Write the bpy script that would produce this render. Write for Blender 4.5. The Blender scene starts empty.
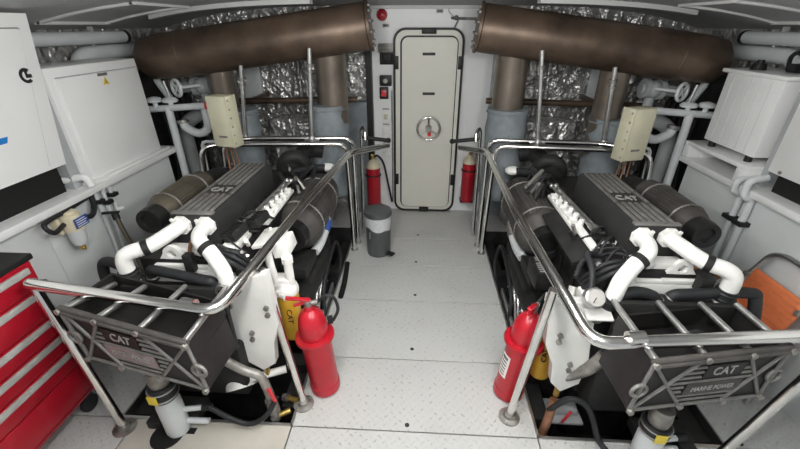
import bpy, bmesh, math, random
from mathutils import Vector, Matrix
random.seed(7)
C = bpy.context.scene.collection
PI = math.pi
V = Vector

# ------------------------------------------------------------------ materials
def nodes(name):
    m = bpy.data.materials.new(name); m.use_nodes = True
    nt = m.node_tree; b = nt.nodes['Principled BSDF']
    return m, nt, b

def mat(name, col, metal=0.0, rough=0.5, var=0.0, vscale=8.0, bump=0.0, bscale=40.0, spots=None, spot_t=0.62, spot_s=20.0, coat=0.0):
    """principled material with object-space noise variation, optional wear spots and noise bump"""
    m, nt, b = nodes(name)
    b.inputs['Metallic'].default_value = metal
    b.inputs['Roughness'].default_value = rough
    b.inputs['Base Color'].default_value = (*col, 1)
    b.inputs['Coat Weight'].default_value = coat
    L = nt.links
    tc = nt.nodes.new('ShaderNodeTexCoord')
    last = None
    if var > 0:
        n = nt.nodes.new('ShaderNodeTexNoise'); n.inputs['Scale'].default_value = vscale; n.inputs['Detail'].default_value = 5
        L.new(tc.outputs['Object'], n.inputs['Vector'])
        r = nt.nodes.new('ShaderNodeValToRGB')
        r.color_ramp.elements[0].position = 0.3; r.color_ramp.elements[1].position = 0.7
        r.color_ramp.elements[0].color = (*[max(0, c * (1 - var)) for c in col], 1)
        r.color_ramp.elements[1].color = (*[min(1, c * (1 + var)) for c in col], 1)
        L.new(n.outputs['Fac'], r.inputs['Fac']); last = r.outputs['Color']
    if spots:
        n = nt.nodes.new('ShaderNodeTexNoise'); n.inputs['Scale'].default_value = spot_s; n.inputs['Detail'].default_value = 6
        n.inputs['Roughness'].default_value = 0.7
        L.new(tc.outputs['Object'], n.inputs['Vector'])
        r = nt.nodes.new('ShaderNodeValToRGB')
        r.color_ramp.elements[0].position = spot_t; r.color_ramp.elements[1].position = spot_t + 0.05
        r.color_ramp.elements[0].color = (0, 0, 0, 1); r.color_ramp.elements[1].color = (1, 1, 1, 1)
        L.new(n.outputs['Fac'], r.inputs['Fac'])
        mx = nt.nodes.new('ShaderNodeMix'); mx.data_type = 'RGBA'
        L.new(r.outputs['Color'], mx.inputs[0])
        if last: L.new(last, mx.inputs[6])
        else: mx.inputs[6].default_value = (*col, 1)
        mx.inputs[7].default_value = (*spots, 1)
        last = mx.outputs[2]
    if last: L.new(last, b.inputs['Base Color'])
    if bump > 0:
        n = nt.nodes.new('ShaderNodeTexNoise'); n.inputs['Scale'].default_value = bscale; n.inputs['Detail'].default_value = 3
        L.new(tc.outputs['Object'], n.inputs['Vector'])
        bp = nt.nodes.new('ShaderNodeBump'); bp.inputs['Strength'].default_value = bump; bp.inputs['Distance'].default_value = 0.01
        L.new(n.outputs['Fac'], bp.inputs['Height']); L.new(bp.outputs['Normal'], b.inputs['Normal'])
    return m

def foil_mat():
    m, nt, b = nodes('crumpled_foil'); L = nt.links
    b.inputs['Metallic'].default_value = .6; b.inputs['Roughness'].default_value = 0.3
    tc = nt.nodes.new('ShaderNodeTexCoord')
    n = nt.nodes.new('ShaderNodeTexNoise'); n.inputs['Scale'].default_value = 5; n.inputs['Detail'].default_value = 3
    L.new(tc.outputs['Object'], n.inputs['Vector'])
    va = nt.nodes.new('ShaderNodeVectorMath'); va.operation = 'MULTIPLY_ADD'
    va.inputs[1].default_value = (.45, .45, .45)
    mp = nt.nodes.new('ShaderNodeMapping'); mp.inputs['Scale'].default_value = (1.2, 1.2, .5); mp.inputs['Rotation'].default_value = (0, .3, 0)
    L.new(tc.outputs['Object'], mp.inputs['Vector'])
    L.new(n.outputs['Color'], va.inputs[0]); L.new(mp.outputs['Vector'], va.inputs[2])
    vo = nt.nodes.new('ShaderNodeTexVoronoi'); vo.inputs['Scale'].default_value = 7; vo.feature = 'F1'
    L.new(va.outputs[0], vo.inputs['Vector'])
    r = nt.nodes.new('ShaderNodeValToRGB')
    r.color_ramp.elements[0].color = (.34, .335, .32, 1); r.color_ramp.elements[1].color = (.78, .78, .76, 1)
    L.new(n.outputs['Fac'], r.inputs['Fac']); L.new(r.outputs['Color'], b.inputs['Base Color'])
    bp = nt.nodes.new('ShaderNodeBump'); bp.inputs['Strength'].default_value = 1; bp.inputs['Distance'].default_value = 0.05
    L.new(vo.outputs['Distance'], bp.inputs['Height']); L.new(bp.outputs['Normal'], b.inputs['Normal'])
    return m

def plate_mat(name, col, dirt):
    """white painted chequer plate: alternating raised lozenges, scuffed"""
    m, nt, b = nodes(name); L = nt.links
    def math_(op, a, c=None):
        n = nt.nodes.new('ShaderNodeMath'); n.operation = op
        for i, v in enumerate((a, c)):
            if v is None: continue
            if isinstance(v, (int, float)): n.inputs[i].default_value = v
            else: L.new(v, n.inputs[i])
        return n.outputs[0]
    tc = nt.nodes.new('ShaderNodeTexCoord'); sp = nt.nodes.new('ShaderNodeSeparateXYZ')
    L.new(tc.outputs['Object'], sp.inputs[0])
    S = 28.0
    u = math_('MULTIPLY', math_('ADD', sp.outputs[0], sp.outputs[1]), S * .7071)
    v = math_('MULTIPLY', math_('SUBTRACT', sp.outputs[0], sp.outputs[1]), S * .7071)
    fu = math_('SUBTRACT', math_('FRACT', u), .5); fv = math_('SUBTRACT', math_('FRACT', v), .5)
    par = math_('MODULO', math_('ABSOLUTE', math_('ADD', math_('FLOOR', u), math_('FLOOR', v))), 2.0)
    par = math_('GREATER_THAN', par, .5)
    def loz(a, c):
        x = math_('DIVIDE', a, .46); y = math_('DIVIDE', c, .16)
        d = math_('ADD', math_('MULTIPLY', x, x), math_('MULTIPLY', y, y))
        return math_('MAXIMUM', math_('SUBTRACT', 1.0, d), 0.0)
    A = loz(fu, fv); B = loz(fv, fu)
    h = math_('ADD', math_('MULTIPLY', A, par), math_('MULTIPLY', B, math_('SUBTRACT', 1.0, par)))
    h = math_('MINIMUM', h, .5)
    bp = nt.nodes.new('ShaderNodeBump'); bp.inputs['Strength'].default_value = .7; bp.inputs['Distance'].default_value = 0.005
    L.new(h, bp.inputs['Height']); L.new(bp.outputs['Normal'], b.inputs['Normal'])
    n1 = nt.nodes.new('ShaderNodeTexNoise'); n1.inputs['Scale'].default_value = 38; n1.inputs['Detail'].default_value = 4
    n2 = nt.nodes.new('ShaderNodeTexNoise'); n2.inputs['Scale'].default_value = 2.2; n2.inputs['Detail'].default_value = 4
    L.new(tc.outputs['Object'], n1.inputs['Vector']); L.new(tc.outputs['Object'], n2.inputs['Vector'])
    sc = math_('MULTIPLY', math_('GREATER_THAN', n1.outputs['Fac'], .57), math_('MULTIPLY', math_('GREATER_THAN', h, .12), .36))
    sc2 = math_('MULTIPLY', math_('MAXIMUM', math_('SUBTRACT', n2.outputs['Fac'], .5), 0.0), .5)
    fac = math_('MINIMUM', math_('ADD', sc, sc2), 1.0)
    mx = nt.nodes.new('ShaderNodeMix'); mx.data_type = 'RGBA'
    mx.inputs[6].default_value = (*col, 1); mx.inputs[7].default_value = (*dirt, 1)
    L.new(fac, mx.inputs[0]); L.new(mx.outputs[2], b.inputs['Base Color'])
    b.inputs['Roughness'].default_value = .34; b.inputs['Metallic'].default_value = 0.0
    return m

M = {}
M['cabinet'] = mat('white_enamel', (.84, .85, .84), 0, .3, .02, 3)
M['wall'] = mat('wall_white', (.66, .69, .69), 0, .4, .04, 2.5)
M['bulkhead'] = mat('bulkhead_white', (.80, .82, .82), 0, .35, .03, 2)
M['door'] = mat('door_cream', (.74, .74, .66), 0, .4, .03, 2)
M['ceiling'] = mat('ceiling_grey', (.42, .43, .43), 0, .55, .08, 2)
M['ceil_trim'] = mat('ceiling_trim', (.62, .63, .62), 0, .5)
M['plate'] = plate_mat('chequer_plate', (.56, .57, .555), (.20, .20, .19))
M['plate_cream'] = mat('worn_plate', (.52, .50, .44), 0, .5, .08, 5, .05, 60, (.42, .41, .38), .68, 14)
M['bilge'] = mat('bilge_dark', (.045, .045, .045), 0, .5, .5, 6)
M['black'] = mat('black_plastic', (.018, .018, .018), 0, .45)
M['foam'] = mat('black_foam', (.012, .012, .012), 0, .9)
M['rubber'] = mat('black_rubber', (.022, .023, .025), 0, .5, .2, 10)
M['iron'] = mat('dark_engine_iron', (.022, .022, .022), .1, .55, .35, 12, .15, 40)
M['engineblack'] = mat('engine_black_paint', (.018, .017, .017), .1, .45, .2, 9)
M['coverback'] = mat('cover_charcoal', (.030, .030, .030), .1, .42, .15, 9)
M['lettering'] = mat('lettering_grey', (.34, .335, .32), .2, .5, .15, 20)
M['relief'] = mat('worn_grey_relief', (.19, .186, .175), .3, .5, .2, 20)
M['plum'] = mat('worn_plum_relief', (.26, .21, .21), .2, .55, .2, 20)
M['canister'] = mat('filter_charcoal', (.080, .075, .070), .2, .55, .25, 9)
M['olive'] = mat('filter_brown', (.105, .092, .070), .2, .55, .25, 8)
M['chrome'] = mat('polished_steel', (.78, .77, .75), 1, .16, .06, 5)
M['steel'] = mat('brushed_steel', (.55, .55, .54), .9, .33, .15, 14)
M['silver'] = mat('silver_paint', (.46, .46, .44), .15, .4, .1, 20)
M['dullsteel'] = mat('grubby_steel', (.30, .29, .27), .7, .5, .4, 18)
M['duct'] = mat('heat_stained_steel', (.112, .078, .056), .5, .44, .5, 4, .05, 25)
M['riser'] = mat('bronzed_steel', (.24, .205, .17), .7, .36, .25, 4)
M['lagging'] = mat('grey_lagging', (.20, .228, .245), 0, .75, .22, 7, .6, 14)
M['foil'] = foil_mat()
M['white'] = mat('engine_white', (.82, .82, .79), 0, .35, .04, 10, spots=(.35, .32, .27), spot_t=.70, spot_s=12)
M['pipe'] = mat('pipe_white', (.62, .65, .66), 0, .4, .06, 6)
M['pipegrey'] = mat('pipe_grey', (.40, .42, .43), 0, .45, .1, 6)
M['red'] = mat('red_paint', (.43, .008, .020), 0, .32, .12, 6, coat=.25)
M['redchest'] = mat('red_chest', (.37, .008, .020), 0, .33, .1, 4, coat=.3)
M['reddark'] = mat('red_seam', (.20, .006, .01), 0, .4)
M['cream'] = mat('cream_paint', (.72, .66, .48), 0, .45)
M['beige'] = mat('beige_box', (.56, .54, .40), 0, .45, .06, 8)
M['yellow'] = mat('filter_yellow', (.62, .36, .03), 0, .4, .1, 12)
M['signyellow'] = mat('sign_yellow', (.75, .58, .06), 0, .5)
M['brass'] = mat('brass', (.55, .40, .12), .8, .4, .25, 20)
M['copper'] = mat('copper', (.30, .15, .09), .6, .5, .3, 15)
M['blue'] = mat('blue', (.03, .08, .30), 0, .4)
M['bluestripe'] = mat('blue_stripe', (.02, .22, .62), 0, .4)
M['orange'] = mat('orange_tread', (.72, .20, .075), 0, .5, .08, 30)
M['bin'] = mat('bin_grey', (.10, .105, .11), .2, .4, .1, 8)
M['bag'] = mat('bag_white', (.62, .63, .65), 0, .45, .08, 30, .4, 30)
M['print'] = mat('print_dark', (.02, .02, .02), 0, .5)
M['paper'] = mat('paper_white', (.82, .82, .80), 0, .5)
M['gauge'] = mat('gauge_face', (.45, .44, .42), 0, .4)
M['redglow'] = mat('red_cap', (.65, .04, .05), 0, .3)
M['lamp'] = None
def lamp_mat():
    m, nt, b = nodes('lamp_diffuser')
    b.inputs['Base Color'].default_value = (.9, .9, .9, 1)
    b.inputs['Emission Color'].default_value = (1, .98, .95, 1); b.inputs['Emission Strength'].default_value = 1.5
    return m
M['lamp'] = lamp_mat()
for k_ in ('iron', 'engineblack', 'coverback', 'canister', 'rubber', 'foam', 'black', 'bilge', 'olive'):
    M[k_].node_tree.nodes['Principled BSDF'].inputs['Specular IOR Level'].default_value = .28

# ------------------------------------------------------------------ mesh builder
def fillet(pts, r, n=6):
    pts = [V(p) for p in pts]
    if r <= 0 or len(pts) < 3: return pts
    out = [pts[0]]
    for i in range(1, len(pts) - 1):
        a, b, c = pts[i - 1], pts[i], pts[i + 1]
        d1 = (a - b); d2 = (c - b); l1 = d1.length; l2 = d2.length
        d1.normalize(); d2.normalize()
        k = min(r, l1 * .49, l2 * .49)
        p = b + d1 * k; q = b + d2 * k
        for j in range(n + 1):
            t = j / n
            out.append(p * (1 - t) ** 2 + b * 2 * t * (1 - t) + q * t * t)
    out.append(pts[-1]); return out

def smooth_pts(pts, n=6):
    pts = [V(p) for p in pts]
    if len(pts) < 3: return pts
    P = [pts[0] * 2 - pts[1]] + pts + [pts[-1] * 2 - pts[-2]]
    out = []
    for i in range(1, len(P) - 2):
        a, b, c, d = P[i - 1:i + 3]
        for j in range(n):
            t = j / n
            out.append(.5 * ((2 * b) + (c - a) * t + (2 * a - 5 * b + 4 * c - d) * t * t + (3 * b - a - 3 * c + d) * t ** 3))
    out.append(pts[-1]); return out

class MB:
    def __init__(s, sx=1): s.bm = bmesh.new(); s.sx = sx
    def P(s, p): return V((p[0] * s.sx, p[1], p[2]))
    def add(s, verts, faces):
        vs = [s.bm.verts.new(s.P(v)) for v in verts]
        for f in faces:
            try: s.bm.faces.new([vs[i] for i in f])
            except ValueError: pass
        return s
    def obox(s, c, size, R=None, bev=0):
        R = R or Matrix.Identity(3); c = V(c)
        t = bmesh.new(); bmesh.ops.create_cube(t, size=1)
        for v in t.verts: v.co = V((v.co.x * size[0], v.co.y * size[1], v.co.z * size[2]))
        if bev > 0: bmesh.ops.bevel(t, geom=list(t.edges), offset=bev, segments=2, affect='EDGES', profile=.5)
        t.verts.ensure_lookup_table()
        s.add([c + R @ v.co for v in t.verts], [[v.index for v in f.verts] for f in t.faces]) if not t.verts.index_update() else None
        t.free(); return s
    def box(s, x0, x1, y0, y1, z0, z1, bev=0):
        return s.obox(((x0 + x1) / 2, (y0 + y1) / 2, (z0 + z1) / 2), (abs(x1 - x0), abs(y1 - y0), abs(z1 - z0)), None, bev)
    def tube(s, pts, r, seg=12, fil=0, smooth=False, cap=True, rad=None):
        pts = smooth_pts(pts) if smooth else fillet(pts, fil)
        n = len(pts); up = None; rings = []
        for i in range(n):
            t = (pts[min(i + 1, n - 1)] - pts[max(i - 1, 0)])
            if t.length < 1e-9: t = V((0, 0, 1))
            t.normalize()
            if up is None:
                up = t.orthogonal().normalized()
            else:
                up = up - t * up.dot(t)
                if up.length < 1e-6: up = t.orthogonal()
                up.normalize()
            bi = t.cross(up)
            rr = rad(i / (n - 1)) if rad else r
            rings.append([pts[i] + (up * math.cos(2 * PI * k / seg) + bi * math.sin(2 * PI * k / seg)) * rr for k in range(seg)])
        vs = [v for R in rings for v in R]; fs = []
        for i in range(n - 1):
            for k in range(seg):
                a = i * seg + k; b = i * seg + (k + 1) % seg
                fs.append((a, b, b + seg, a + seg))
        if cap: fs.append(tuple(range(seg))[::-1]); fs.append(tuple((n - 1) * seg + k for k in range(seg)))
        return s.add(vs, fs)
    def cyl(s, p, q, r0, r1=None, seg=24):
        r1 = r0 if r1 is None else r1
        return s.tube([p, q], r0, seg, rad=lambda t: r0 + (r1 - r0) * t)
    def lathe(s, prof, base=(0, 0, 0), axis=(0, 0, 1), seg=28):
        a = V(axis).normalized(); u = a.orthogonal().normalized(); w = a.cross(u); base = V(base)
        vs = []; fs = []
        for (r, z) in prof:
            for k in range(seg):
                vs.append(base + a * z + (u * math.cos(2 * PI * k / seg) + w * math.sin(2 * PI * k / seg)) * max(r, 1e-4))
        for i in range(len(prof) - 1):
            for k in range(seg):
                x = i * seg + k; y = i * seg + (k + 1) % seg
                fs.append((x, y, y + seg, x + seg))
        fs.append(tuple(range(seg))[::-1]); fs.append(tuple((len(prof) - 1) * seg + k for k in range(seg)))
        return s.add(vs, fs)
    def prism(s, poly, vec):
        poly = [V(p) for p in poly]; vec = V(vec); n = len(poly)
        vs = poly + [p + vec for p in poly]
        fs = [tuple(range(n))[::-1], tuple(range(n, 2 * n))] + [(i, (i + 1) % n, (i + 1) % n + n, i + n) for i in range(n)]
        return s.add(vs, fs)
    def ball(s, c, r, sc=(1, 1, 1), seg=14):
        c = V(c); vs = []; fs = []; rows = seg // 2 + 1
        for i in range(rows):
            ph = PI * i / (rows - 1)
            for k in range(seg):
                th = 2 * PI * k / seg
                vs.append(c + V((sc[0] * r * max(math.sin(ph), 1e-3) * math.cos(th), sc[1] * r * max(math.sin(ph), 1e-3) * math.sin(th), sc[2] * r * math.cos(ph))))
        for i in range(rows - 1):
            for k in range(seg):
                x = i * seg + k; y = i * seg + (k + 1) % seg
                fs.append((x, y, y + seg, x + seg))
        return s.add(vs, fs)
    def torus(s, c, axis, R, r, seg=28, ms=10):
        a = V(axis).normalized(); u = a.orthogonal().normalized(); w = a.cross(u); c = V(c); vs = []; fs = []
        for i in range(seg):
            d = u * math.cos(2 * PI * i / seg) + w * math.sin(2 * PI * i / seg)
            for k in range(ms):
                vs.append(c + d * (R + r * math.cos(2 * PI * k / ms)) + a * r * math.sin(2 * PI * k / ms))
        for i in range(seg):
            for k in range(ms):
                j = (i + 1) % seg; l = (k + 1) % ms
                fs.append((i * ms + k, j * ms + k, j * ms + l, i * ms + l))
        return s.add(vs, fs)
    def text(s, body, c, ex, ey, size, depth=.002, width=None):
        """extruded lettering centred on c, along ex, upright along ey (never mirrored)"""
        cu = bpy.data.curves.new('lettering', 'FONT'); cu.body = body; cu.size = 1; cu.align_x = 'CENTER'; cu.align_y = 'CENTER'
        o = bpy.data.objects.new('lettering', cu); C.objects.link(o)
        dg = bpy.context.evaluated_depsgraph_get(); dg.update()
        me = bpy.data.meshes.new_from_object(o.evaluated_get(dg))
        ex = V(ex).normalized(); ey = V(ey); ey = (ey - ex * ey.dot(ex)).normalized(); n = ex.cross(ey); c = V(c)
        xs = [v.co.x for v in me.vertices]; ys = [v.co.y for v in me.vertices]
        mx = (min(xs) + max(xs)) / 2; my = (min(ys) + max(ys)) / 2; h = max(ys) - min(ys); w = max(xs) - min(xs)
        ky = size / h; kx = ky if width is None else width / w
        pts = [c + ex * (v.co.x - mx) * kx + ey * (v.co.y - my) * ky for v in me.vertices]
        N = len(pts); sx = s.sx; s.sx = 1
        edges = {}
        for p in me.polygons:
            vv = list(p.vertices)
            for i in range(len(vv)): edges[(vv[i], vv[(i + 1) % len(vv)])] = 1
        fs = [tuple(p.vertices) for p in me.polygons]
        allf = [tuple(i + N for i in f) for f in fs] + [f[::-1] for f in fs]
        for (a, b) in edges:
            if (b, a) not in edges: allf.append((a, b, b + N, a + N))
        s.add(pts + [p + n * depth for p in pts], allf); s.sx = sx
        bpy.data.objects.remove(o); bpy.data.curves.remove(cu); bpy.data.meshes.remove(me)
        return s
    def build(s, name, m, parent=None, label=None, kind=None):
        off = V((0, 0, 0)); r = parent
        while r is not None:
            off = off + r.location; r = r.parent
        bmesh.ops.translate(s.bm, verts=s.bm.verts, vec=-off)
        bmesh.ops.recalc_face_normals(s.bm, faces=s.bm.faces)
        me = bpy.data.meshes.new(name); s.bm.to_mesh(me); s.bm.free()
        for x in (m if isinstance(m, (list, tuple)) else [m]): me.materials.append(M[x])
        me.polygons.foreach_set('use_smooth', [True] * len(me.polygons))
        me.set_sharp_from_angle(angle=math.radians(38))
        o = bpy.data.objects.new(name, me); C.objects.link(o)
        if parent is not None: o.parent = parent
        if label: o['label'] = label
        if kind: o['kind'] = kind
        return o

def thing(name, label, cat, loc=(0, 0, 0), group=None):
    o = bpy.data.objects.new(name, None); C.objects.link(o); o.location = loc; o.empty_display_size = .1
    o['label'] = label; o['category'] = cat
    if group: o['group'] = group
    return o
def tag(o, label, cat, group=None):
    """a thing that is one mesh: move its origin to the base of its mesh"""
    vs = o.data.vertices
    c = V((sum(v.co.x for v in vs) / len(vs), sum(v.co.y for v in vs) / len(vs), min(v.co.z for v in vs)))
    o.data.transform(Matrix.Translation(-c)); o.location = o.location + c
    o['label'] = label; o['category'] = cat
    if group: o['group'] = group
    return o
def struct(o): o['kind'] = 'structure'; return o

def Rz(a): return Matrix.Rotation(math.radians(a), 3, 'Z')
def Rx(a): return Matrix.Rotation(math.radians(a), 3, 'X')
def Ry(a): return Matrix.Rotation(math.radians(a), 3, 'Y')

# ------------------------------------------------------------------ the room
def ceil_z(x): return 2.115 - .175 * (abs(x) / 2.5) ** 4
YB = 4.12                                    # aft bulkhead
# floor plates round the two engine openings
OX0, OX1, OY0, OY1 = .665, 1.64, 1.30, 3.62
b = MB(); g = .004
ys = [-1.2, -.6, .05, .70, 1.30, 1.80, 2.40, 2.91, 3.41, YB]
for y0, y1 in zip(ys[:-1], ys[1:]):
    if y1 <= 1.31:
        for x0, x1 in ((-OX0, OX0), (OX0, OX1 - .1), (OX1 - .1, 2.14), (-OX1 - .48, -OX1 + .1)):
            b.box(x0 + g, x1 - g, y0 + g, y1 - g, -.012, 0)
    else:
        b.box(-OX0 + g, OX0 - g, y0 + g, y1 - g, -.012, 0)
        for sx in (-1, 1):
            b.box(sx * OX1, sx * 2.14, y0 + g, y1 - g, -.012, 0)
for sx in (-1, 1):
    b.box(sx * (OX0 + g), sx * 2.6, OY1 + g, YB, -.012, 0)
floor = struct(b.build('floor', 'plate'))
b = MB()
for y0, y1 in ((-.6, .05), (.05, .70), (.70, 1.30)):
    b.box(-OX1 + .1 + g, -OX0 - g, y0 + g, y1 - g, -.012, 0)
struct(b.build('floor', 'plate_cream'))
# deck under the plates and the bilge wells
b = MB()
b.box(-OX0 + .01, OX0 - .01, -1.2, YB, -.06, -.014)
for sx in (-1, 1):
    b.box(sx * (OX1 + .01), sx * 2.6, -1.2, YB, -.06, -.014)
    b.box(sx * OX0, sx * OX1, -1.2, OY0 - .01, -.06, -.014)
    b.box(sx * (OX0 - .02), sx * (OX1 + .02), OY0 - .02, OY1 + .02, -.66, -.62)
    b.box(sx * (OX0 - .02), sx * (OX0 - .012), OY0 - .02, OY1 + .02, -.62, -.014)
    b.box(sx * (OX1 + .012), sx * (OX1 + .02), OY0 - .02, OY1 + .02, -.62, -.014)
    b.box(sx * OX0, sx * OX1, OY0 - .02, OY0 - .012, -.62, -.014)
    b.box(sx * OX0, sx * OX1, OY1 + .012, OY1 + .02, -.62, -.014)
    b.box(sx * OX1, sx * 2.6, OY1, YB, -.06, -.014)
struct(b.build('floor', 'bilge'))
# kick strips round the openings
n = 0
for sx in (-1, 1):
    b = MB()
    b.box(sx * (OX0 - .004), sx * (OX0 + .010), OY0, OY1, -.09, .006)
    b.box(sx * OX0, sx * OX1, OY0 - .004, OY0 + .012, -.09, .006)
    n += 1; struct(b.build('trim_%d' % n, 'dullsteel' if 0 else 'steel'))
# lifting holes
for (x, y) in ((-.033, 1.339), (-.02, 1.895), (-.01, 2.48), (-.01, 2.97), (.002, 3.483)):
    b = MB(); b.cyl((x, y, -.001), (x, y, .0015), .013, seg=16)
    b.build('lifting_hole', 'print', floor)
for (x, y) in ((1.52, 1.20), (1.72, 1.33)):
    b = MB(); b.cyl((x, y, -.001), (x, y, .0015), .016, seg=16); b.build('lifting_hole', 'print', floor)
for sx, cx, cy in ((-1, -1.315, 1.215), (1, 1.225, 1.235)):
    b = MB(); b.cyl((cx, cy, -.001), (cx, cy, .0018), .085, seg=24); b.box(cx, cx + .14, cy + .01, cy + .045, .0002, .0016)
    b.build('pipe_cutout', 'foam', floor)
# ceiling with deck camber
b = MB(); N = 24; vs = []; fs = []
for i in range(N + 1):
    x = -2.6 + 5.2 * i / N; z = ceil_z(x)
    vs += [(x, -1.2, z), (x, YB, z), (x, -1.2, z + .05), (x, YB, z + .05)]
for i in range(N):
    a = i * 4; c = a + 4
    fs += [(a, a + 1, c + 1, c), (a + 2, c + 2, c + 3, a + 3), (a, c, c + 2, a + 2), (a + 1, a + 3, c + 3, c + 1)]
fs += [(0, 2, 3, 1), (N * 4, N * 4 + 1, N * 4 + 3, N * 4 + 2)]
b.add(vs, fs); struct(b.build('ceiling', 'ceiling'))
def strip(b, x0, y0, x1, y1, w, d, k=10):
    for i in range(k):
        t0, t1 = i / k, (i + 1) / k
        p = (x0 + (x1 - x0) * t0, y0 + (y1 - y0) * t0); q = (x0 + (x1 - x0) * t1, y0 + (y1 - y0) * t1)
        za, zb = ceil_z(p[0]), ceil_z(q[0])
        b.prism([(p[0], p[1], za - d), (q[0], q[1], zb - d), (q[0], q[1], zb + .02), (p[0], p[1], za + .02)], (0, w, 0))
n = 2
for (x0, x1, y0, y1) in ((-2.40, -1.75, 2.55, 3.12), (1.75, 2.40, 2.55, 3.05)):
    n += 1; b = MB(); strip(b, x0, y0, x1, y0, .035, .014); strip(b, x0, y1, x1, y1, .035, .014)
    for x in (x0, x1): b.box(x - .018, x + .018, y0, y1 + .035, ceil_z(x) - .014, ceil_z(x) + .02)
    struct(b.build('trim_%d' % n, 'ceil_trim'))
for (x0, y0, x1, y1) in ((-2.15, 3.28, -.80, 3.05), (.80, 3.05, 2.0, 3.28)):
    n += 1; b = MB(); strip(b, x0, y0, x1, y1, .09, .03); struct(b.build('trim_%d' % n, 'ceil_trim'))
n += 1; b = MB(); b.box(-.62, .74, YB - .07, YB - .001, 2.085, 2.112); struct(b.build('trim_%d' % n, 'ceil_trim'))

# aft bulkhead: white centre panel, foil insulation behind the exhausts
b = MB(); b.box(-.50, .70, YB, YB + .05, 0, 2.12)
struct(b.build('wall_back', 'bulkhead'))
for sx, x0, nm in ((-1, .50, 'wall_back_left'), (1, .70, 'wall_back_right')):
    b = MB(); b.box(sx * x0, sx * 2.6, YB, YB + .05, -.05, 2.12); struct(b.build(nm, 'foil'))
b = MB(); b.box(-.56, -.50, YB - .10, YB - .001, 0, 2.10); b.build('trim_9', 'black', None, None, 'structure')
b = MB(); b.box(.70, .735, YB - .10, YB - .001, 0, 2.10); b.build('trim_10', 'pipegrey', None, None, 'structure')
b = MB(); b.box(.735, .98, YB - .12, YB - .001, 0, 1.25); b.build('trim_11', 'lagging', None, None, 'structure')
b = MB(); b.box(-.80, -.56, YB - .12, YB - .001, 0, 1.25); b.build('trim_12', 'lagging', None, None, 'structure')

# ship's side behind the casings
for sx, nm in ((-1, 'wall_left'), (1, 'wall_right')):
    b = MB(); b.box(sx * 2.56, sx * 2.60, -1.2, YB, -.05, 2.12); struct(b.build(nm, 'foil'))
    # white casing panels with open joints
    b = MB()
    js = [-1.2, -.2, .85, 1.785, 2.30 if sx > 0 else 2.26, 3.0]
    for y0, y1 in zip(js[:-1], js[1:]):
        b.box(sx * 2.12, sx * 2.50, y0 + .0015, y1 - .0015, 0, 1.0)
    struct(b.build(nm, 'wall'))
    b = MB(); b.box(sx * 2.05, sx * 2.53, -1.2, 3.06, 1.0, 1.045, .008)
    struct(b.build('trim_20' if sx < 0 else 'trim_21', 'cabinet'))

# ------------------------------------------------------------------ door
D = YB
d = bpy.data.objects.new('door_1', None); C.objects.link(d); d.location = (.08, D, 0); d['kind'] = 'structure'
def rrect(x0, x1, z0, z1, r, n=6):
    pts = []
    for (cx, cz, a0) in ((x1 - r, z1 - r, 0), (x0 + r, z1 - r, 90), (x0 + r, z0 + r, 180), (x1 - r, z0 + r, 270)):
        for i in range(n + 1):
            a = math.radians(a0 + 90 * i / n); pts.append((cx + r * math.cos(a), cz + r * math.sin(a)))
    return pts
def ringmesh(b, o, i, y0, y1):
    N = len(o); vs = [(x, y0, z) for x, z in o] + [(x, y0, z) for x, z in i] + [(x, y1, z) for x, z in o] + [(x, y1, z) for x, z in i]
    fs = []
    for k in range(N):
        j = (k + 1) % N
        fs += [(k, j, N + j, N + k), (2 * N + k, 3 * N + k, 3 * N + j, 2 * N + j), (k, 2 * N + k, 2 * N + j, j), (N + k, N + j, 3 * N + j, 3 * N + k)]
    b.add(vs, fs)
X0, X1 = -.285, .405
b = MB(); ringmesh(b, rrect(X0, X1, .0, 1.93, .12), rrect(X0 + .022, X1 - .022, .022, 1.908, .10), D - .055, D - .001); b.build('door_seal', 'black', d)
b = MB(); ringmesh(b, rrect(X0 + .022, X1 - .022, .022, 1.908, .10), rrect(X0 + .068, X1 - .055, .05, 1.862, .075), D - .045, D - .001); b.build('door_frame', 'door', d)
b = MB(); ringmesh(b, rrect(X0 + .068, X1 - .055, .05, 1.862, .075), rrect(X0 + .088, X1 - .066, .062, 1.845, .06), D - .04, D - .001); b.build('door_gasket', 'black', d)
b = MB(); pl = rrect(X0 + .086, X1 - .066, .062, 1.846, .06); b.prism([(x, D - .001, z) for x, z in pl], (0, -.058, 0)); leaf = b.build('door_leaf', 'door', d)
for (x, z) in ((.065, 1.70), (.075, 1.33)):
    b = MB(); b.box(x - .062, x + .062, D - .066, D - .058, z - .013, z + .013, .003); b.build('name_plate', 'print', d)
for z in (1.62, .40):
    for x in (X0 + .03, X1 - .03):
        b = MB(); b.box(x - .022, x + .022, D - .075, D - .04, z - .06, z + .06, .004); b.build('hinge', 'black', d)
for z, w in ((1.90, .07), (.028, .055)):
    b = MB(); b.box(.06 - w, .06 + w, D - .075, D - .04, z - .025, z + .025, .004); b.build('latch', 'black', d)
hc = V((.085, D - .11, .985))
b = MB(); b.torus(hc, (0, 1, 0), .118, .013, 36)
for k in range(3):
    a = PI / 2 + 2 * PI * k / 3
    b.tube([hc, hc + V((math.cos(a) * .115, 0, math.sin(a) * .115))], .010, 8)
hw = b.build('handwheel', 'chrome', d)
b = MB(); b.cyl(hc + V((0, -.02, 0)), hc + V((0, .055, 0)), .032, seg=20); b.build('hub', 'dullsteel', hw)
b = MB(); b.cyl(hc + V((.01, -.024, -.055)), hc + V((.01, .05, -.055)), .020, seg=14); b.build('latch_knob', 'redglow', hw)

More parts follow.
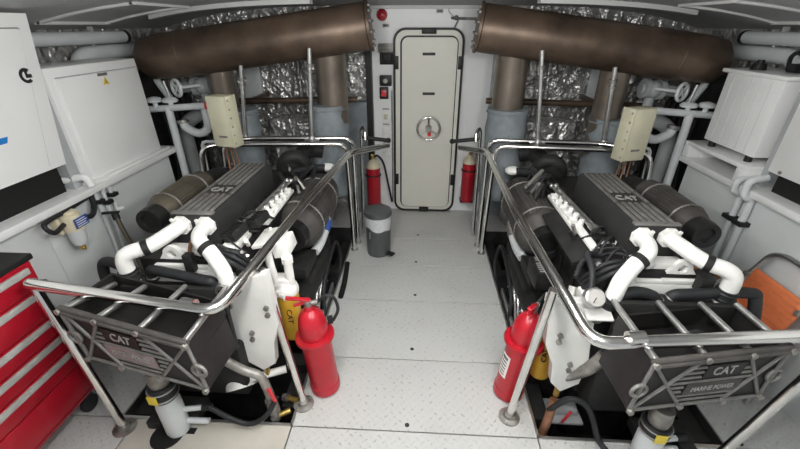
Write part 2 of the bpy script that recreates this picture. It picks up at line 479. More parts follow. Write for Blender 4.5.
# fittings on the bulkhead
def wall_thing(name, label, cat, loc): return thing(name, label, cat, loc)
t = thing('alarm_sounder', 'round red alarm sounder high on the white bulkhead', 'alarm', (-.392, D, 2.01))
b = MB(); b.lathe([(.052, 0), (.052, .02), (.042, .045), (.02, .055)], (-.392, D - .001, 2.035), (0, -1, 0)); b.build('housing', 'red', t)
b = MB(); b.torus((-.392, D - .052, 2.035), (0, 1, 0), .020, .005, 20, 8); b.build('grille', 'reddark', t)
for (x, z, lab) in ((-.355, 1.945, 'small dark sensor plate on bulkhead left of the door top'), (.155, 2.065, 'small dark sensor plate above the cream door')):
    t = thing('sensor_plate', lab, 'sensor', (x, D, z - .015))
    b = MB(); b.box(x - .032, x + .032, D - .015, D - .001, z - .015, z + .015, .004); b.build('housing', 'dullsteel', t)
    b = MB(); b.box(x - .02, x + .02, D - .018, D - .014, z - .006, z + .006); b.build('lens', 'print', t)
t = thing('intercom', 'grey wall intercom with dark handset cradle beside the door', 'intercom', (-.345, D, 1.60))
b = MB(); b.box(-.43, -.265, D - .05, D - .001, 1.71, 1.79, .008); b.build('speaker_box', 'dullsteel', t)
b = MB()
for k in range(5): b.box(-.41, -.29, D - .054, D - .049, 1.722 + k * .013, 1.727 + k * .013)
b.build('grille', 'print', t)
b = MB(); b.tube([(-.40, D - .045, 1.69), (-.40, D - .06, 1.62), (-.29, D - .06, 1.62), (-.29, D - .045, 1.69)], .014, 10, .03); b.box(-.42, -.27, D - .035, D - .001, 1.60, 1.712, .006); b.build('handset_cradle', 'iron', t)
t = thing('switch_box', 'black square switch box on the bulkhead beside the door', 'switch', (-.365, D, 1.40))
b = MB(); b.box(-.425, -.305, D - .06, D - .001, 1.40, 1.50, .008); b.build('housing', 'black', t)
b = MB(); b.cyl((-.365, D - .059, 1.45), (-.365, D - .08, 1.45), .022); b.build('knob', 'dullsteel', t)
t = thing('call_point', 'small red and black alarm call point under black switch box', 'alarm', (-.385, D, 1.27))
b = MB(); b.box(-.43, -.34, D - .045, D - .001, 1.27, 1.385, .006); b.build('housing', 'black', t)
b = MB(); b.box(-.412, -.358, D - .052, D - .044, 1.295, 1.36, .004); b.build('glass', 'redglow', t)
for z, lab, mm in ((1.085, 'upper beige light switch below a dark strip beside the door', 'beige'), (.925, 'middle white light switch beside the door', 'paper'), (.72, 'lowest white switch plate on the bulkhead near bin', 'paper')):
    t = thing('light_switch', lab, 'switch', (-.37, D, z - .06))
    b = MB(); b.box(-.41, -.33, D - .018, D - .001, z - .055, z + .055, .004); b.build('plate', 'paper', t)
    b = MB(); b.box(-.39, -.35, D - .026, D - .017, z - .028, z + .028, .003); b.build('rocker', mm, t)
    b = MB(); b.box(-.405, -.335, D - .004, D - .001, z + .07, z + .085); b.build('caption_strip', 'dullsteel', t)
b = MB(); b.tube([(.27, D - .02, 2.01), (.30, D - .05, 2.005), (.53, D - .12, 2.0)], .012, 10); b.tube([(.285, D - .03, 2.02), (.24, D - .03, 2.06), (.235, D - .03, 2.09)], .003, 6)
b.ball((.31, D - .05, 2.01), .022); b.tube([(.33, D - .05, 1.99), (.30, D - .06, 1.93)], .006, 8)
tag(b.build('door_holdback', 'dullsteel'), 'steel hook rod on the bulkhead above right of door', 'hook')
# little conduit beside the door
b = MB(); b.tube([(-.305, D - .012, .10), (-.305, D - .012, 1.35)], .006, 8); tag(b.build('conduit', 'dullsteel'), 'thin grey conduit running up beside the door frame', 'conduit')

# ------------------------------------------------------------------ fire extinguishers
def big_extinguisher(x, y, label, turn, sticker, lean=0):
    t = thing('fire_extinguisher', label, 'fire extinguisher', (x, y, 0), 'red extinguishers standing on the floor')
    b = MB(); b.lathe([(.075, 0), (.088, .008), (.088, .055), (.084, .06), (.084, .40), (.080, .405)], (x, y, 0)); b.build('body', 'red', t)
    b = MB(); b.lathe([(.083, .395), (.108, .402), (.110, .415), (.106, .424), (.078, .424)], (x, y, 0)); b.build('collar', 'red', t)
    b = MB(); b.lathe([(.078, .42), (.078, .50), (.070, .545), (.052, .58), (.028, .597), (.022, .62)], (x, y, 0)); b.build('dome', 'red', t)
    R = Rz(turn)
    def q(a, c, z): return V((x, y, z)) + R @ V((a, c, 0))
    b = MB(); b.cyl((x, y, .60), (x, y, .655), .020, seg=14); b.tube([q(0, 0, .635), q(0, .05, .635)], .014, 10); v = b.build('valve', 'dullsteel', t)
    b = MB(); b.obox(q(0, -.045, .675), (.026, .13, .012), R @ Rx(-18), .004); b.obox(q(0, -.03, .645), (.024, .09, .01), R @ Rx(8), .003); b.build('lever', 'red', v)
    b = MB(); b.tube([q(0, .05, .635), q(.01, .10, .675), q(.02, .14, .655), q(.025, .15, .58), q(.01, .115, .50)], .009, 10, smooth=True); b.build('hose', 'rubber', t)
    b = MB(); b.box(-.012, .012, -.01, .025, -.015, .015)
    b = MB(); b.obox(q(.0, .098, .50), (.03, .03, .04), R, .004); b.build('hose_clip', 'black', t)
    t.rotation_euler = (0, math.radians(lean), 0); t.location.z = .088 * abs(math.sin(math.radians(lean)))
    if sticker:
        for (ang, z0, z1, w, r) in ((200, .17, .33, 44, .0855), (290, .50, .545, 22, .0745)):
            pts = [];  k = 8
            b = MB(); vs = []
            for i in range(k + 1):
                a = math.radians(ang - w / 2 + w * i / k)
                for zz, rr in ((z0, r), (z1, r if z0 < .45 else .0690)): vs.append((x + rr * math.cos(a), y + rr * math.sin(a), zz))
                for zz, rr in ((z0, r - .002), (z1, r - .002 if z0 < .45 else .067)): vs.append((x + rr * math.cos(a), y + rr * math.sin(a), zz))
            fs = [(i * 4, i * 4 + 4, i * 4 + 5, i * 4 + 1) for i in range(k)] + [(i * 4 + 2, i * 4 + 3, i * 4 + 7, i * 4 + 6) for i in range(k)]
            b.add(vs, fs); s = b.build('label_sticker', 'paper', t, 'white printed sticker')
            if z0 < .45:
                b = MB()
                for row in range(6):
                    a = math.radians(200); zz = .19 + row * .022
                    if row == 5: zz = .305
                    for i in range(5):
                        aa = math.radians(186 + i * 6)
                        b.obox((x + .0862 * math.cos(aa), y + .0862 * math.sin(aa), zz), (.0014, .006, .008 if row < 5 else .02), Rz(math.degrees(aa)))
                b.build('small_print', 'print', s)
big_extinguisher(-.535, 1.565, 'red fire extinguisher with no sticker standing by the left engine', -75, False, -3.5)
big_extinguisher(.560, 1.585, 'red fire extinguisher with white sticker standing by the right engine', -35, True, 5)

def wall_extinguisher(x, z0, r, h, label, hose_to, shield):
    y = 4.12 - r - .03
    t = thing('wall_extinguisher', label, 'fire extinguisher', (x, y, z0), 'cream-topped extinguishers on the bulkhead')
    b = MB(); b.lathe([(r * .9, 0), (r, .012), (r, h * .80)], (x, y, z0)); b.build('body', 'red', t)
    b = MB(); b.lathe([(r, h * .80), (r * .97, h * .85), (r * .7, h * .91), (r * .35, h * .94), (.018, h * .96)], (x, y, z0)); b.build('shoulder', 'cream', t, 'cream painted shoulder')
    b = MB(); b.cyl((x, y, z0 + h * .95), (x, y, z0 + h * 1.05), .018, seg=12); b.tube([(x, y, z0 + h * 1.03), (x, y - .07, z0 + h * 1.07)], .010, 8); b.build('valve', 'brass', t)
    b = MB(); b.tube([(x + .02, y, z0 + h * 1.01), (x + .06, y - .02, z0 + h * 1.03)] + hose_to, .011, 10, smooth=True); b.build('hose', 'rubber', t)
    b = MB(); b.torus((x, y, z0 + h * .66), (0, 0, 1), r + .003, .009, 28, 8); b.box(x - .02, x + .02, y + r - .01, 4.119, z0 + h * .63, z0 + h * .69)
    b.box(x - r, x + r, y - .02, 4.119, z0 - .02, z0 - .001); b.build('bracket', 'black', t)
wall_extinguisher(-.515, .07, .078, .60, 'red wall extinguisher with cream shoulder behind the grey bin', [(-.40, 4.02, .60), (-.36, 4.03, .40), (-.31, 4.05, .12)], 0)
wall_extinguisher(.545, .17, .072, .56, 'red wall extinguisher right of the cream door', [(.63, 4.0, .60), (.645, 4.0, .4), (.64, 4.02, .28)], 0)

# ------------------------------------------------------------------ pedal bin
t = thing('pedal_bin', 'grey pedal bin with white liner standing at left aisle end', 'bin', (-.372, 3.13, 0))
b = MB(); b.lathe([(.108, 0), (.112, .01), (.118, .40)], (-.372, 3.13, 0), seg=36); b.build('body', 'bin', t)
b = MB(); b.lathe([(.126, .405), (.130, .42), (.128, .452), (.10, .468), (.02, .472)], (-.372, 3.13, 0), seg=36); b.build('lid', 'bin', t)
b = MB(); vs = []; fs = []; k = 48
for i in range(k):
    a = 2 * PI * i / k; lo = .31 - .035 * math.cos(a + 1.0) + .008 * math.sin(5 * a); r2 = .1225 + .003 * math.sin(9 * a)
    for (r, z) in ((.122, .412), (.125, .36), (r2, lo)): vs.append((-.372 + r * math.cos(a), 3.13 + r * math.sin(a), z))
for i in range(k):
    for q in range(2):
        a = i * 3 + q; c = ((i + 1) % k) * 3 + q; fs.append((a, c, c + 1, a + 1))
b.add(vs, fs); b.build('liner', 'bag', t, 'white plastic bag folded over the rim')
b = MB(); b.obox((-.262, 3.06, .03), (.09, .06, .014), Rz(-30), .005); b.build('pedal', 'black', t)
b = MB(); b.obox((-.44, 3.036, .23), (.008, .008, .07), None, .002); b.build('badge_strip', 'steel', t)  # small steel strip standing for the maker's badge on the bin, no handle

# black foam strip lying on the floor by the left opening
b = MB(); b.tube([(-.635, 2.88, .022), (-.61, 2.60, .022), (-.605, 2.40, .022)], .022, 10, smooth=True)
tag(b.build('foam_sleeve', 'foam'), 'black foam sleeve lying on the floor beside left opening', 'sleeve')

# ------------------------------------------------------------------ cabinets on the ledges
LZ = 1.045
t = thing('generator_enclosure', 'large white generator enclosure at the photo left edge on black base', 'enclosure', (-2.28, 1.2, LZ))
b = MB(); b.add([(-2.11, .25, 1.215), (-2.11, 2.07, 1.215), (-2.11, 2.20, 2.005), (-2.11, .25, 2.005), (-2.42, .25, 1.215), (-2.42, 2.07, 1.215), (-2.42, 2.20, 1.935), (-2.42, .25, 1.935)],
      [(0, 1, 2, 3), (4, 7, 6, 5), (0, 4, 5, 1), (3, 2, 6, 7), (0, 3, 7, 4), (1, 5, 6, 2)]); b.build('body', 'cabinet', t)
b = MB(); b.prism([(-2.098, .30, 1.235), (-2.098, 1.955, 1.235), (-2.098, 2.115, 1.93), (-2.098, .30, 1.93)], (-.014, 0, 0)); pn = b.build('door_panel', 'cabinet', t)
b = MB(); b.prism([(-2.1085, 1.96, 1.235), (-2.1085, 1.967, 1.235), (-2.1085, 2.127, 1.935), (-2.1085, 2.120, 1.935)], (-.003, 0, 0)); b.prism([(-2.1085, .3, 1.933), (-2.1085, 2.12, 1.933), (-2.1085, 2.12, 1.939), (-2.1085, .3, 1.939)], (-.003, 0, 0)); b.build('door_gap', 'dullsteel', t)
b = MB(); b.box(-2.16, -2.48, .27, 2.05, LZ, 1.216); b.build('base', 'foam', t, 'black recessed base')
# dark C-shaped emblem (two nested strokes)
b = MB(); cy, cz = 2.045, 1.712
def arc(r, a0, a1, k=16): return [(cy + r * math.cos(math.radians(a0 + (a1 - a0) * i / k)), cz + r * math.sin(math.radians(a0 + (a1 - a0) * i / k))) for i in range(k + 1)]
o_, i_ = arc(.038, 50, 310), arc(.022, 50, 310)
for k in range(16):
    b.prism([(-2.098, *o_[k]), (-2.098, *o_[k + 1]), (-2.098, *i_[k + 1]), (-2.098, *i_[k])], (.002, 0, 0))
b.prism([(-2.098, cy - .004, cz - .012), (-2.098, cy + .030, cz - .012), (-2.098, cy + .030, cz + .006), (-2.098, cy + .010, cz + .006), (-2.098, cy + .010, cz + .026), (-2.098, cy - .004, cz + .026)], (.002, 0, 0))
b.build('emblem', 'print', pn, 'dark C-shaped emblem')
b = MB(); b.prism([(-2.098, 1.60, 1.418), (-2.098, 1.795, 1.418), (-2.098, 1.81, 1.447), (-2.098, 1.60, 1.447)], (.002, 0, 0)); b.build('stripe', 'bluestripe', pn, 'blue stripe')
# steel strip between the two left cabinets
b = MB(); b.prism([(-2.13, 2.082, LZ), (-2.13, 2.154, LZ), (-2.13, 2.154, 1.66), (-2.13, 2.082, 1.225)], (-.17, 0, 0)); tag(b.build('cabinet_upright', 'pipegrey'), 'grey steel upright between the two white left cabinets', 'post')

t = thing('switchgear_cabinet', 'white switchgear cabinet with yellow warning triangle on left ledge', 'cabinet', (-2.26, 2.52, LZ))
b = MB(); b.box(-2.11, -2.42, 2.16, 2.93, LZ, 1.735, .008); b.build('body', 'cabinet', t)
b = MB(); b.box(-2.098, -2.112, 2.21, 2.885, 1.075, 1.675, .005); dr = b.build('door', 'cabinet', t)
b = MB(); b.box(-2.096, -2.0985, 2.205, 2.89, 1.676, 1.682); b.build('door_gap', 'pipegrey', t)
b = MB(); b.box(-2.094, -2.099, 2.52, 2.60, 1.655, 1.672); b.build('name_plate', 'dullsteel', dr)
b = MB(); b.prism([(-2.098, 2.545, 1.60), (-2.098, 2.60, 1.60), (-2.098, 2.5725, 1.648)], (.002, 0, 0)); s = b.build('warning_triangle', 'signyellow', dr, 'yellow warning triangle')
b = MB(); b.prism([(-2.096, 2.570, 1.608), (-2.096, 2.577, 1.608), (-2.096, 2.574, 1.634)], (.0012, 0, 0)); b.build('bolt_symbol', 'print', s)
b = MB(); b.box(-2.07, -2.44, 2.14, 2.98, LZ - .0, LZ + .018, .004); b.build('plinth', 'cabinet', t)

t = thing('pipe_stub', 'short white pipe stub lying on left ledge before the cabinet', 'pipe', (-2.15, 2.03, LZ))
b = MB(); b.tube([(-2.20, 2.085, 1.10), (-2.075, 2.125, 1.115), (-2.06, 2.13, 1.03 + .02)], .022, 14, .03); b.build('pipe', 'cabinet', t)
b = MB(); b.cyl((-2.205, 2.083, 1.10), (-2.19, 2.088, 1.101), .030); b.build('end_collar', 'black', t)

# right side
t = thing('battery_charger_cabinet', 'white equipment box with overhanging lid on right stand', 'cabinet', (2.24, 2.67, 1.175))
b = MB(); b.box(2.10, 2.40, 2.44, 2.91, 1.205, 1.665, .006); b.build('body', 'cabinet', t)
b = MB(); b.box(2.075, 2.42, 2.41, 2.94, 1.665, 1.69, .006); b.build('lid', 'cabinet', t)
b = MB()
for y in (2.50, 2.85):
    for x in (2.13, 2.36): b = MB(); b.cyl((x, y, 1.164), (x, y, 1.206), .022, seg=14); b.build('foot', 'black', t)
b = MB()
for y in (2.52, 2.60, 2.68, 2.76, 2.84): b.box(2.098, 2.1015, y, y + .004, 1.22, 1.65)
b.build('panel_groove', 'pipe', t)
b = MB(); b.cyl((2.20, 2.80, 1.69), (2.20, 2.80, 1.73), .045, .035); b.cyl((2.20, 2.80, 1.73), (2.20, 2.80, 1.75), .02); tag(b.build('filler_cap', 'black'), 'round black filler cap on top of the right white box', 'cap')
b = MB(); b.tube([(2.30, 2.70, 1.70), (2.24, 2.64, 1.78), (2.22, 2.56, 1.80), (2.26, 2.50, 1.71)], .012, 8, smooth=True)
b.tube([(2.32, 2.62, 1.70), (2.28, 2.55, 1.76), (2.30, 2.46, 1.71)], .010, 8, smooth=True); b.box(2.26, 2.33, 2.60, 2.66, 1.69, 1.74)
tag(b.build('cable_bundle', 'rubber'), 'tangle of black cables on top of right white box', 'cables')
t = thing('equipment_stand', 'low white open-fronted stand between right ledge and white box', 'stand', (2.25, 2.71, LZ))
b = MB(); b.box(2.055, 2.42, 2.39, 3.02, 1.135, 1.163, .004); b.build('top_plate', 'cabinet', t)
for y0, y1 in ((2.39, 2.47), (2.955, 3.02)):
    b = MB(); b.box(2.055, 2.42, y0, y1, LZ, 1.136, .004); b.build('side', 'cabinet', t)
b = MB(); b.box(2.38, 2.42, 2.47, 2.955, LZ, 1.136); b.build('back', 'foam', t)
t = thing('generator_enclosure', 'large white generator enclosure at right photo edge with beige label', 'enclosure', (2.3, 1.3, LZ))
b = MB(); b.box(2.105, 2.42, .25, 2.31, 1.165, 1.945, .01); b.build('body', 'cabinet', t)
b = MB(); b.box(2.093, 2.107, .30, 2.25, 1.19, 1.92, .006); b.build('door_panel', 'cabinet', t)
b = MB(); b.box(2.16, 2.48, .27, 2.28, LZ, 1.166); b.build('base', 'foam', t, 'black recessed base')
b = MB(); b.box(2.091, 2.094, 2.05, 2.17, 1.57, 1.60); b.build('name_plate', 'beige', t)
b = MB(); b.cyl((2.094, 2.21, 1.19), (2.088, 2.21, 1.19), .010, seg=12); b.build('screw', 'dullsteel', t)
b = MB(); b.box(2.15, 2.45, 2.34, 2.385, LZ, 1.82); tag(b.build('cabinet_upright', 'pipegrey'), 'grey upright panel between the right white box and enclosure', 'post')

# wall pipes in pairs
def pipe_pair(sx, ys, y_cl, r, label, group):
    for k, y in enumerate(ys):
        t = thing('wall_pipe', label[k], 'pipe', (sx * 2.09, y, 0), group)
        b = MB(sx); b.tube([(2.09, y, 0), (2.09, y, 1.0), (2.09, y, 1.10), (2.30, y, 1.10)][:2] if sx < 0 else [(2.092, y, .0), (2.092, y, 1.03)] , r, 12); b.build('pipe', 'pipe', t)
        b = MB(sx); b.box(2.070 - r, 2.119, y - r - .012, y + r + .012, y_cl[k] - .013, y_cl[k] + .013, .004); b.build('clip', 'black', t)
pipe_pair(-1, (2.16, 2.22, 2.28), (.93, .90, .93), .013, ['thin white pipe nearest the wall fuel filter', 'thin white pipe, middle of three on left casing', 'thin white pipe, farthest of three on left casing'], 'thin pipes on the left casing')
t = thing('wall_pipe', 'white riser pipe on right casing nearer the step stool', 'pipe', (2.09, 2.32, 0), 'riser pipes on the right casing')
b = MB(); b.tube([(2.088, 2.30, 0), (2.088, 2.30, .98), (2.024, 2.30, 1.0), (2.024, 2.30, 1.105), (2.12, 2.30, 1.125)], .022, 14, .03); b.build('pipe', 'pipe', t)
b = MB(); b.box(2.055, 2.119, 2.26, 2.34, .80, .83, .004); b.build('clip', 'black', t)
t = thing('wall_pipe', 'white riser pipe on right casing nearer the bulkhead', 'pipe', (2.09, 2.40, 0), 'riser pipes on the right casing')
b = MB(); b.tube([(2.088, 2.385, 0), (2.088, 2.385, .98), (2.026, 2.385, 1.0), (2.026, 2.385, 1.08), (2.14, 2.385, 1.09)], .020, 14, .03); b.build('pipe', 'pipe', t)
b = MB(); b.box(2.055, 2.119, 2.35, 2.43, .80, .83, .004); b.build('clip', 'black', t)
# shut-off lever on a brown pipe, left
t = thing('shutoff_valve', 'thin brown standpipe with black lever valve by left casing', 'valve', (-1.86, 2.06, 0))
b = MB(); b.tube([(-1.95, 2.10, .84), (-1.86, 2.04, .60), (-1.80, 2.0, 0)], .014, 10); b.build('standpipe', 'olive', t)
b = MB(); b.cyl((-1.955, 2.103, .83), (-1.965, 2.11, .87), .022); b.obox((-1.97, 2.09, .885), (.10, .022, .014), Rz(15), .004); b.build('lever', 'black', t)
b = MB(); b.cyl((-1.93, 2.12, .90), (-1.90, 2.13, .905), .012); b.build('spout', 'pipe', t)

# fuel filter on left casing
fx, fy = -2.06, 1.885
t = thing('wall_fuel_filter', 'fuel filter with blue label and glass bowl on left casing', 'filter', (fx, fy, .70))
b = MB(); b.box(-2.119, -2.07, fy - .06, fy + .06, .86, 1.0, .006); b.cyl((fx + .02, fy, .875), (fx + .02, fy, .975), .052, seg=20); b.cyl((fx + .02, fy, .975), (fx + .02, fy, .992), .035, seg=16); b.build('head', 'brass' if 0 else 'cream', t)
b = MB(); b.obox((fx + .078, fy + .005, .925), (.006, .09, .06), None, .001); lb = b.build('label_plate', 'blue', t, 'blue printed label')
b = MB()
for k in range(4): b.box(fx + .081, fx + .0825, fy - .033, fy + .04 - .01 * (k % 2), .903 + .013 * k, .907 + .013 * k)
b.build('print_line', 'paper', lb)
b = MB(); b.lathe([(.044, 0), (.044, -.06), (.034, -.10), (.02, -.105)], (fx + .02, fy, .875)); b.build('bowl', 'pipe', t)
b = MB(); b.cyl((fx + .02, fy, .772), (fx + .02, fy, .735), .018, .012, 12); b.tube([(fx + .02, fy, .75), (fx + .045, fy - .01, .745)], .007, 8); b.build('drain_cock', 'brass', t)
b = MB(); b.tube([(fx + .02, fy - .05, .93), (fx + .05, fy - .15, .93), (fx + .03, fy - .16, .99), (fx + .01, fy, 1.03 - .04), (-2.08, fy + .13, .985), (-2.10, fy + .26, .985)], .013, 10, smooth=True)
b.tube([(fx + .02, fy + .05, .92), (fx + .03, fy + .13, .90), (fx - .0, fy + .20, .93), (-2.09, fy + .24, .985)], .016, 10, smooth=True); b.build('hose', 'rubber', t)

# ------------------------------------------------------------------ tool chest
tx0, tx1, ty0, ty1 = -2.105, -1.80, .55, 1.395
t = thing('tool_chest', 'red rolling tool chest with silver drawer handles at lower left', 'tool chest', (-1.97, .96, 0))
b = MB(); b.box(tx0, tx1, ty0, ty1, .13, .985, .01); b.build('body', 'redchest', t)
b = MB(); b.box(tx0, tx1 + .012, ty0 - .01, ty1 + .012, .985, 1.015, .006); b.box(tx0, tx0 + .02, ty0, ty1, 1.015, 1.03); b.build('top_tray', 'black', t)
zs = [.965, .905, .765, .625, .515, .40, .16]
for k in range(6):
    z1, z0 = (.975, .845, .685, .575, .465, .345, .15)[k:k + 2]
    b = MB(); b.box(tx1, tx1 + .014, ty0 + .02, ty1 - .03, z0 + .006, z1 - .004, .004); dw = b.build('drawer', 'redchest', t)
    if k < 5:
        b = MB(); b.box(tx1 + .012, tx1 + .026, ty0 + .03, ty1 - .04, z1 - .040, z1 - .008, .004); b.build('handle', 'silver', dw, 'silver full-width pull')
b = MB(); b.box(tx1 + .013, tx1 + .0155, ty0 + .03, ty1 - .04, .165, .172); b.build('seam', 'reddark', t)
b = MB(); b.box(tx1 - .06, tx1 + .012, ty1 - .001, ty1 + .022, .80, .86, .006); b.build('corner_bumper', 'black', t)
b = MB(); b.box(tx1 - .05, tx1 + .014, ty1 - .001, ty1 + .02, .12, .19, .006); b.build('corner_bumper', 'black', t)
for (x, y) in ((tx1 - .04, ty1 - .05), (tx1 - .04, ty0 + .06), (tx0 + .04, ty1 - .05), (tx0 + .04, ty0 + .06)):
    b = MB(); b.lathe([(.03, -.016), (.048, -.012), (.05, 0), (.048, .012), (.03, .016)], (x, y, .0505), (1, 0, 0), 20); b.box(x - .025, x + .025, y - .02, y + .02, .10, .131); b.build('caster', 'rubber', t)
b = MB(); 
for k in range(9):
    b.ball((-1.95 + random.uniform(-.05, .05), 1.29 + random.uniform(-.08, .07), 1.04 + random.uniform(0, .03)), .035, (1, 1.2, .7), 10)
tag(b.build('cloth_bundle', 'bag'), 'crumpled grey plastic bundle on top of the tool chest', 'bundle')

# ------------------------------------------------------------------ folding step stool, right
t = thing('step_stool', 'folded step stool with orange tread leaning on right casing', 'step stool', (2.0, 1.8, 0))
b = MB(); b.tube([(1.93, 2.06, 0), (2.00, 2.03, .55), (2.065, 2.0, .76), (2.07, 1.93, .80), (2.07, 1.72, .80), (2.065, 1.64, .76), (2.00, 1.60, .55), (1.93, 1.58, 0)], .014, 12, .07); b.build('frame', 'steel', t)
b = MB(); b.tube([(1.87, 2.02, 0), (1.985, 2.0, .50)], .012, 10); b.build('rear_leg', 'steel', t); b = MB(); b.tube([(1.87, 1.62, 0), (1.985, 1.64, .50)], .012, 10); b.build('rear_leg', 'steel', t); b = MB(); b.tube([(1.90, 2.02, .12), (1.90, 1.62, .12)], .010, 10); b.build('crossbar', 'steel', t)
b = MB(); R = Ry(-74); b.obox((1.975, 1.815, .53), (.30, .345, .02), R, .006); tr = b.build('tread', 'orange', t, 'orange ribbed tread')
b = MB()
for k in range(9): b.obox(V((1.975, 1.815, .53)) + R @ V((-.13 + k * .0325, 0, .012)), (.010, .32, .004), R)
b.build('tread_rib', 'orange', tr)
b = MB()
for y in (1.995, 1.635): b = MB(); b.obox((1.995, y, .62), (.03, .03, .06), R, .004); b.build('hinge', 'dullsteel', t)
b = MB(); b.obox((2.06, 1.68, .765), (.034, .05, .034), None, .006); b.build('grip', 'blue', t)

# ------------------------------------------------------------------ exhausts
def exhaust(sx, label, xin, zin, riser1, riser2):
    t = thing('exhaust_duct', label, 'exhaust', (sx * 1.3, 3.22, 1.9))
    a = V((xin, 3.22, zin)); e = V((2.20, 3.14, 1.705)); dd = (e - a).normalized(); Lg = (e - a).length
    R = .166
    prof = [(R * .98, 0), (R, .01), (R, Lg * .80), (R * .98, Lg * .90), (R * .90, Lg * .97), (R * .6, Lg)]
    b = MB(sx); b.lathe(prof, a, dd, 44); body = b.build('header', 'duct', t)
    b = MB(sx); b.lathe([(R * .98, -.028), (R * 1.05, -.026), (R * 1.05, -.006), (R * .99, -.002)], a, dd, 44)
    b.build('end_flange', 'duct', t)
    b = MB(sx)
    for k in range(12):
        th = 2 * PI * k / 12
        u = dd.orthogonal().normalized(); w = dd.cross(u)
        p = a + (u * math.cos(th) + w * math.sin(th)) * R * .86 - dd * .028
        b = MB(sx); b.cyl(p, p - dd * .014, .011, seg=6); b.build('flange_bolt', 'dullsteel', t)
    for s_ in (.80,):
        b = MB(sx); c = a + dd * Lg * s_; b.lathe([(R + .0005, -.008), (R + .002, -.004), (R + .002, .004), (R + .0005, .008)], c, dd, 44); b.build('weld_seam', 'duct', t)
    for (x, y, r, ztop, z0, lz0, lz1, lr, lx) in (riser1, riser2):
        b = MB(sx); b.lathe([(r, z0), (r, ztop - .06), (r * 1.12, ztop - .01), (r * 1.2, ztop + .05)], (x, y, 0), (0, 0, 1), 32); b.build('riser', 'riser', t)
        b = MB(sx); pr = []; kk = 9
        for i in range(kk + 1):
            pr.append((lr + .006 * math.sin(i * 2.1), lz0 + (lz1 - lz0) * i / kk))
        pr = [(lr * .8, lz0)] + pr + [(r * 1.02, lz1 + .004)]
        b.lathe(pr, (lx, y, 0), (0, 0, 1), 30); lg = b.build('lagging', 'lagging', t, 'blue-grey insulation wrap')
        for zz in (lz0 + .02, lz1 - .03):
            b = MB(sx); b.torus((lx, y, zz), (0, 0, 1), lr + .003, .006, 30, 6); b.build('lagging_band', 'lagging', lg)
    return t
exhaust(-1, 'brown stained exhaust duct over the left engine', .42, 1.94, (.750, 3.33, .127, 1.82, 1.2, .55, 1.35, .172, .805), (1.64, 3.24, .10, 1.72, .95, .70, 1.32, .15, 1.54))
exhaust(1, 'brown stained exhaust duct over the right engine', .43, 1.93, (.720, 3.33, .127, 1.82, 1.2, .55, 1.33, .172, .735), (1.50, 3.24, .11, 1.73, .95, .70, 1.28, .15, 1.545))

# hanger rods with clamps between duct and back rail
def rod(sx, x0, x1, ztop, zbot, y0, y1, label):
    t = thing('hanger_rod', label, 'rod', (sx * x1, y1, zbot), 'bright rods holding the exhaust ducts')
    a = V((x0, y0, ztop)); e = V((x1, y1, zbot))
    b = MB(sx); b.tube([a, e], .017, 12); b.build('rod', 'steel', t)
    b = MB(sx); m_ = a.lerp(e, .17); dirn = (e - a).normalized(); b.cyl(m_ - dirn * .012, m_ + dirn * .012, .030, seg=14); b.cyl(m_ + dirn * .035, m_ + dirn * .05, .026, seg=14); b.box(m_.x - .03, m_.x + .015, m_.y - .012, m_.y + .012, m_.z - .01, m_.z + .01); b.build('clamp', 'dullsteel', t)
    b = MB(sx); b.lathe([(.06, 0), (.06, .008), (.028, .014), (.024, .04)], e, (0, 0, 1), 20); b.build('foot', 'steel', t)
rod(-1, 1.375, 1.455, 1.68, 1.10, 3.05, 3.07, 'outer steel hanger rod under the left duct')
rod(-1, .835, .895, 1.80, 1.10, 3.05, 3.07, 'inner steel hanger rod under the left duct')
rod(1, .86, .945, 1.79, 1.10, 3.05, 3.07, 'inner steel hanger rod under the right duct')
rod(1, 1.40, 1.46, 1.68, 1.10, 3.05, 3.07, 'outer steel hanger rod under the right duct')

# ------------------------------------------------------------------ rails
def rail_set(sx, front, label, posts, sleeve, feet):
    t = thing('guard_rail', label, 'railing', (sx * .7, 2.2, 0))
    b = MB(sx); b.tube(front, .026, 16, .085); b.ball(front[0], .0265); b.build('rail', 'chrome', t)
    for p in posts:
        b = MB(sx); b.tube(p, .021, 14); b.build('post', 'chrome', t)
        b = MB(sx); f = p[-1]; b.lathe([(.058, 0), (.058, .008), (.034, .013), (.028, .03)], f, (0, 0, 1), 18)
        for k in range(4): b.cyl((f[0] + .043 * math.cos(k * PI / 2 + .7), f[1] + .043 * math.sin(k * PI / 2 + .7), .006), (f[0] + .043 * math.cos(k * PI / 2 + .7), f[1] + .043 * math.sin(k * PI / 2 + .7), .015), .007, seg=6)
        b.build('foot_flange', 'dullsteel', t)
    b = MB(sx); b.cyl(sleeve[0], sleeve[1], .028, seg=16); b.build('sleeve', 'chrome', t)
rail_set(-1, [(1.715, 1.285, .93), (.83, 1.185, .895), (.722, 2.163, .95), (.575, 3.02, 1.02), (.29, 3.366, .985)], 'polished guard rail around the left engine',
         [[(1.703, 1.284, .93), (1.571, 1.24, 0)], [(.752, 1.49, .905), (.636, 1.438, 0)]], ((.93, 1.212, .903), (.99, 1.218, .906)), 0)
rail_set(1, [(1.70, 1.19, .90), (.672, 1.10, .882), (.577, 2.087, .97), (.560, 3.10, 1.02), (.356, 3.337, .985)], 'polished guard rail around the right engine',
         [[(1.688, 1.19, .895), (1.47, 1.20, 0)], [(.612, 1.40, .905), (.537, 1.418, 0)]], ((.80, 1.112, .904), (.86, 1.117, .907)), 0)

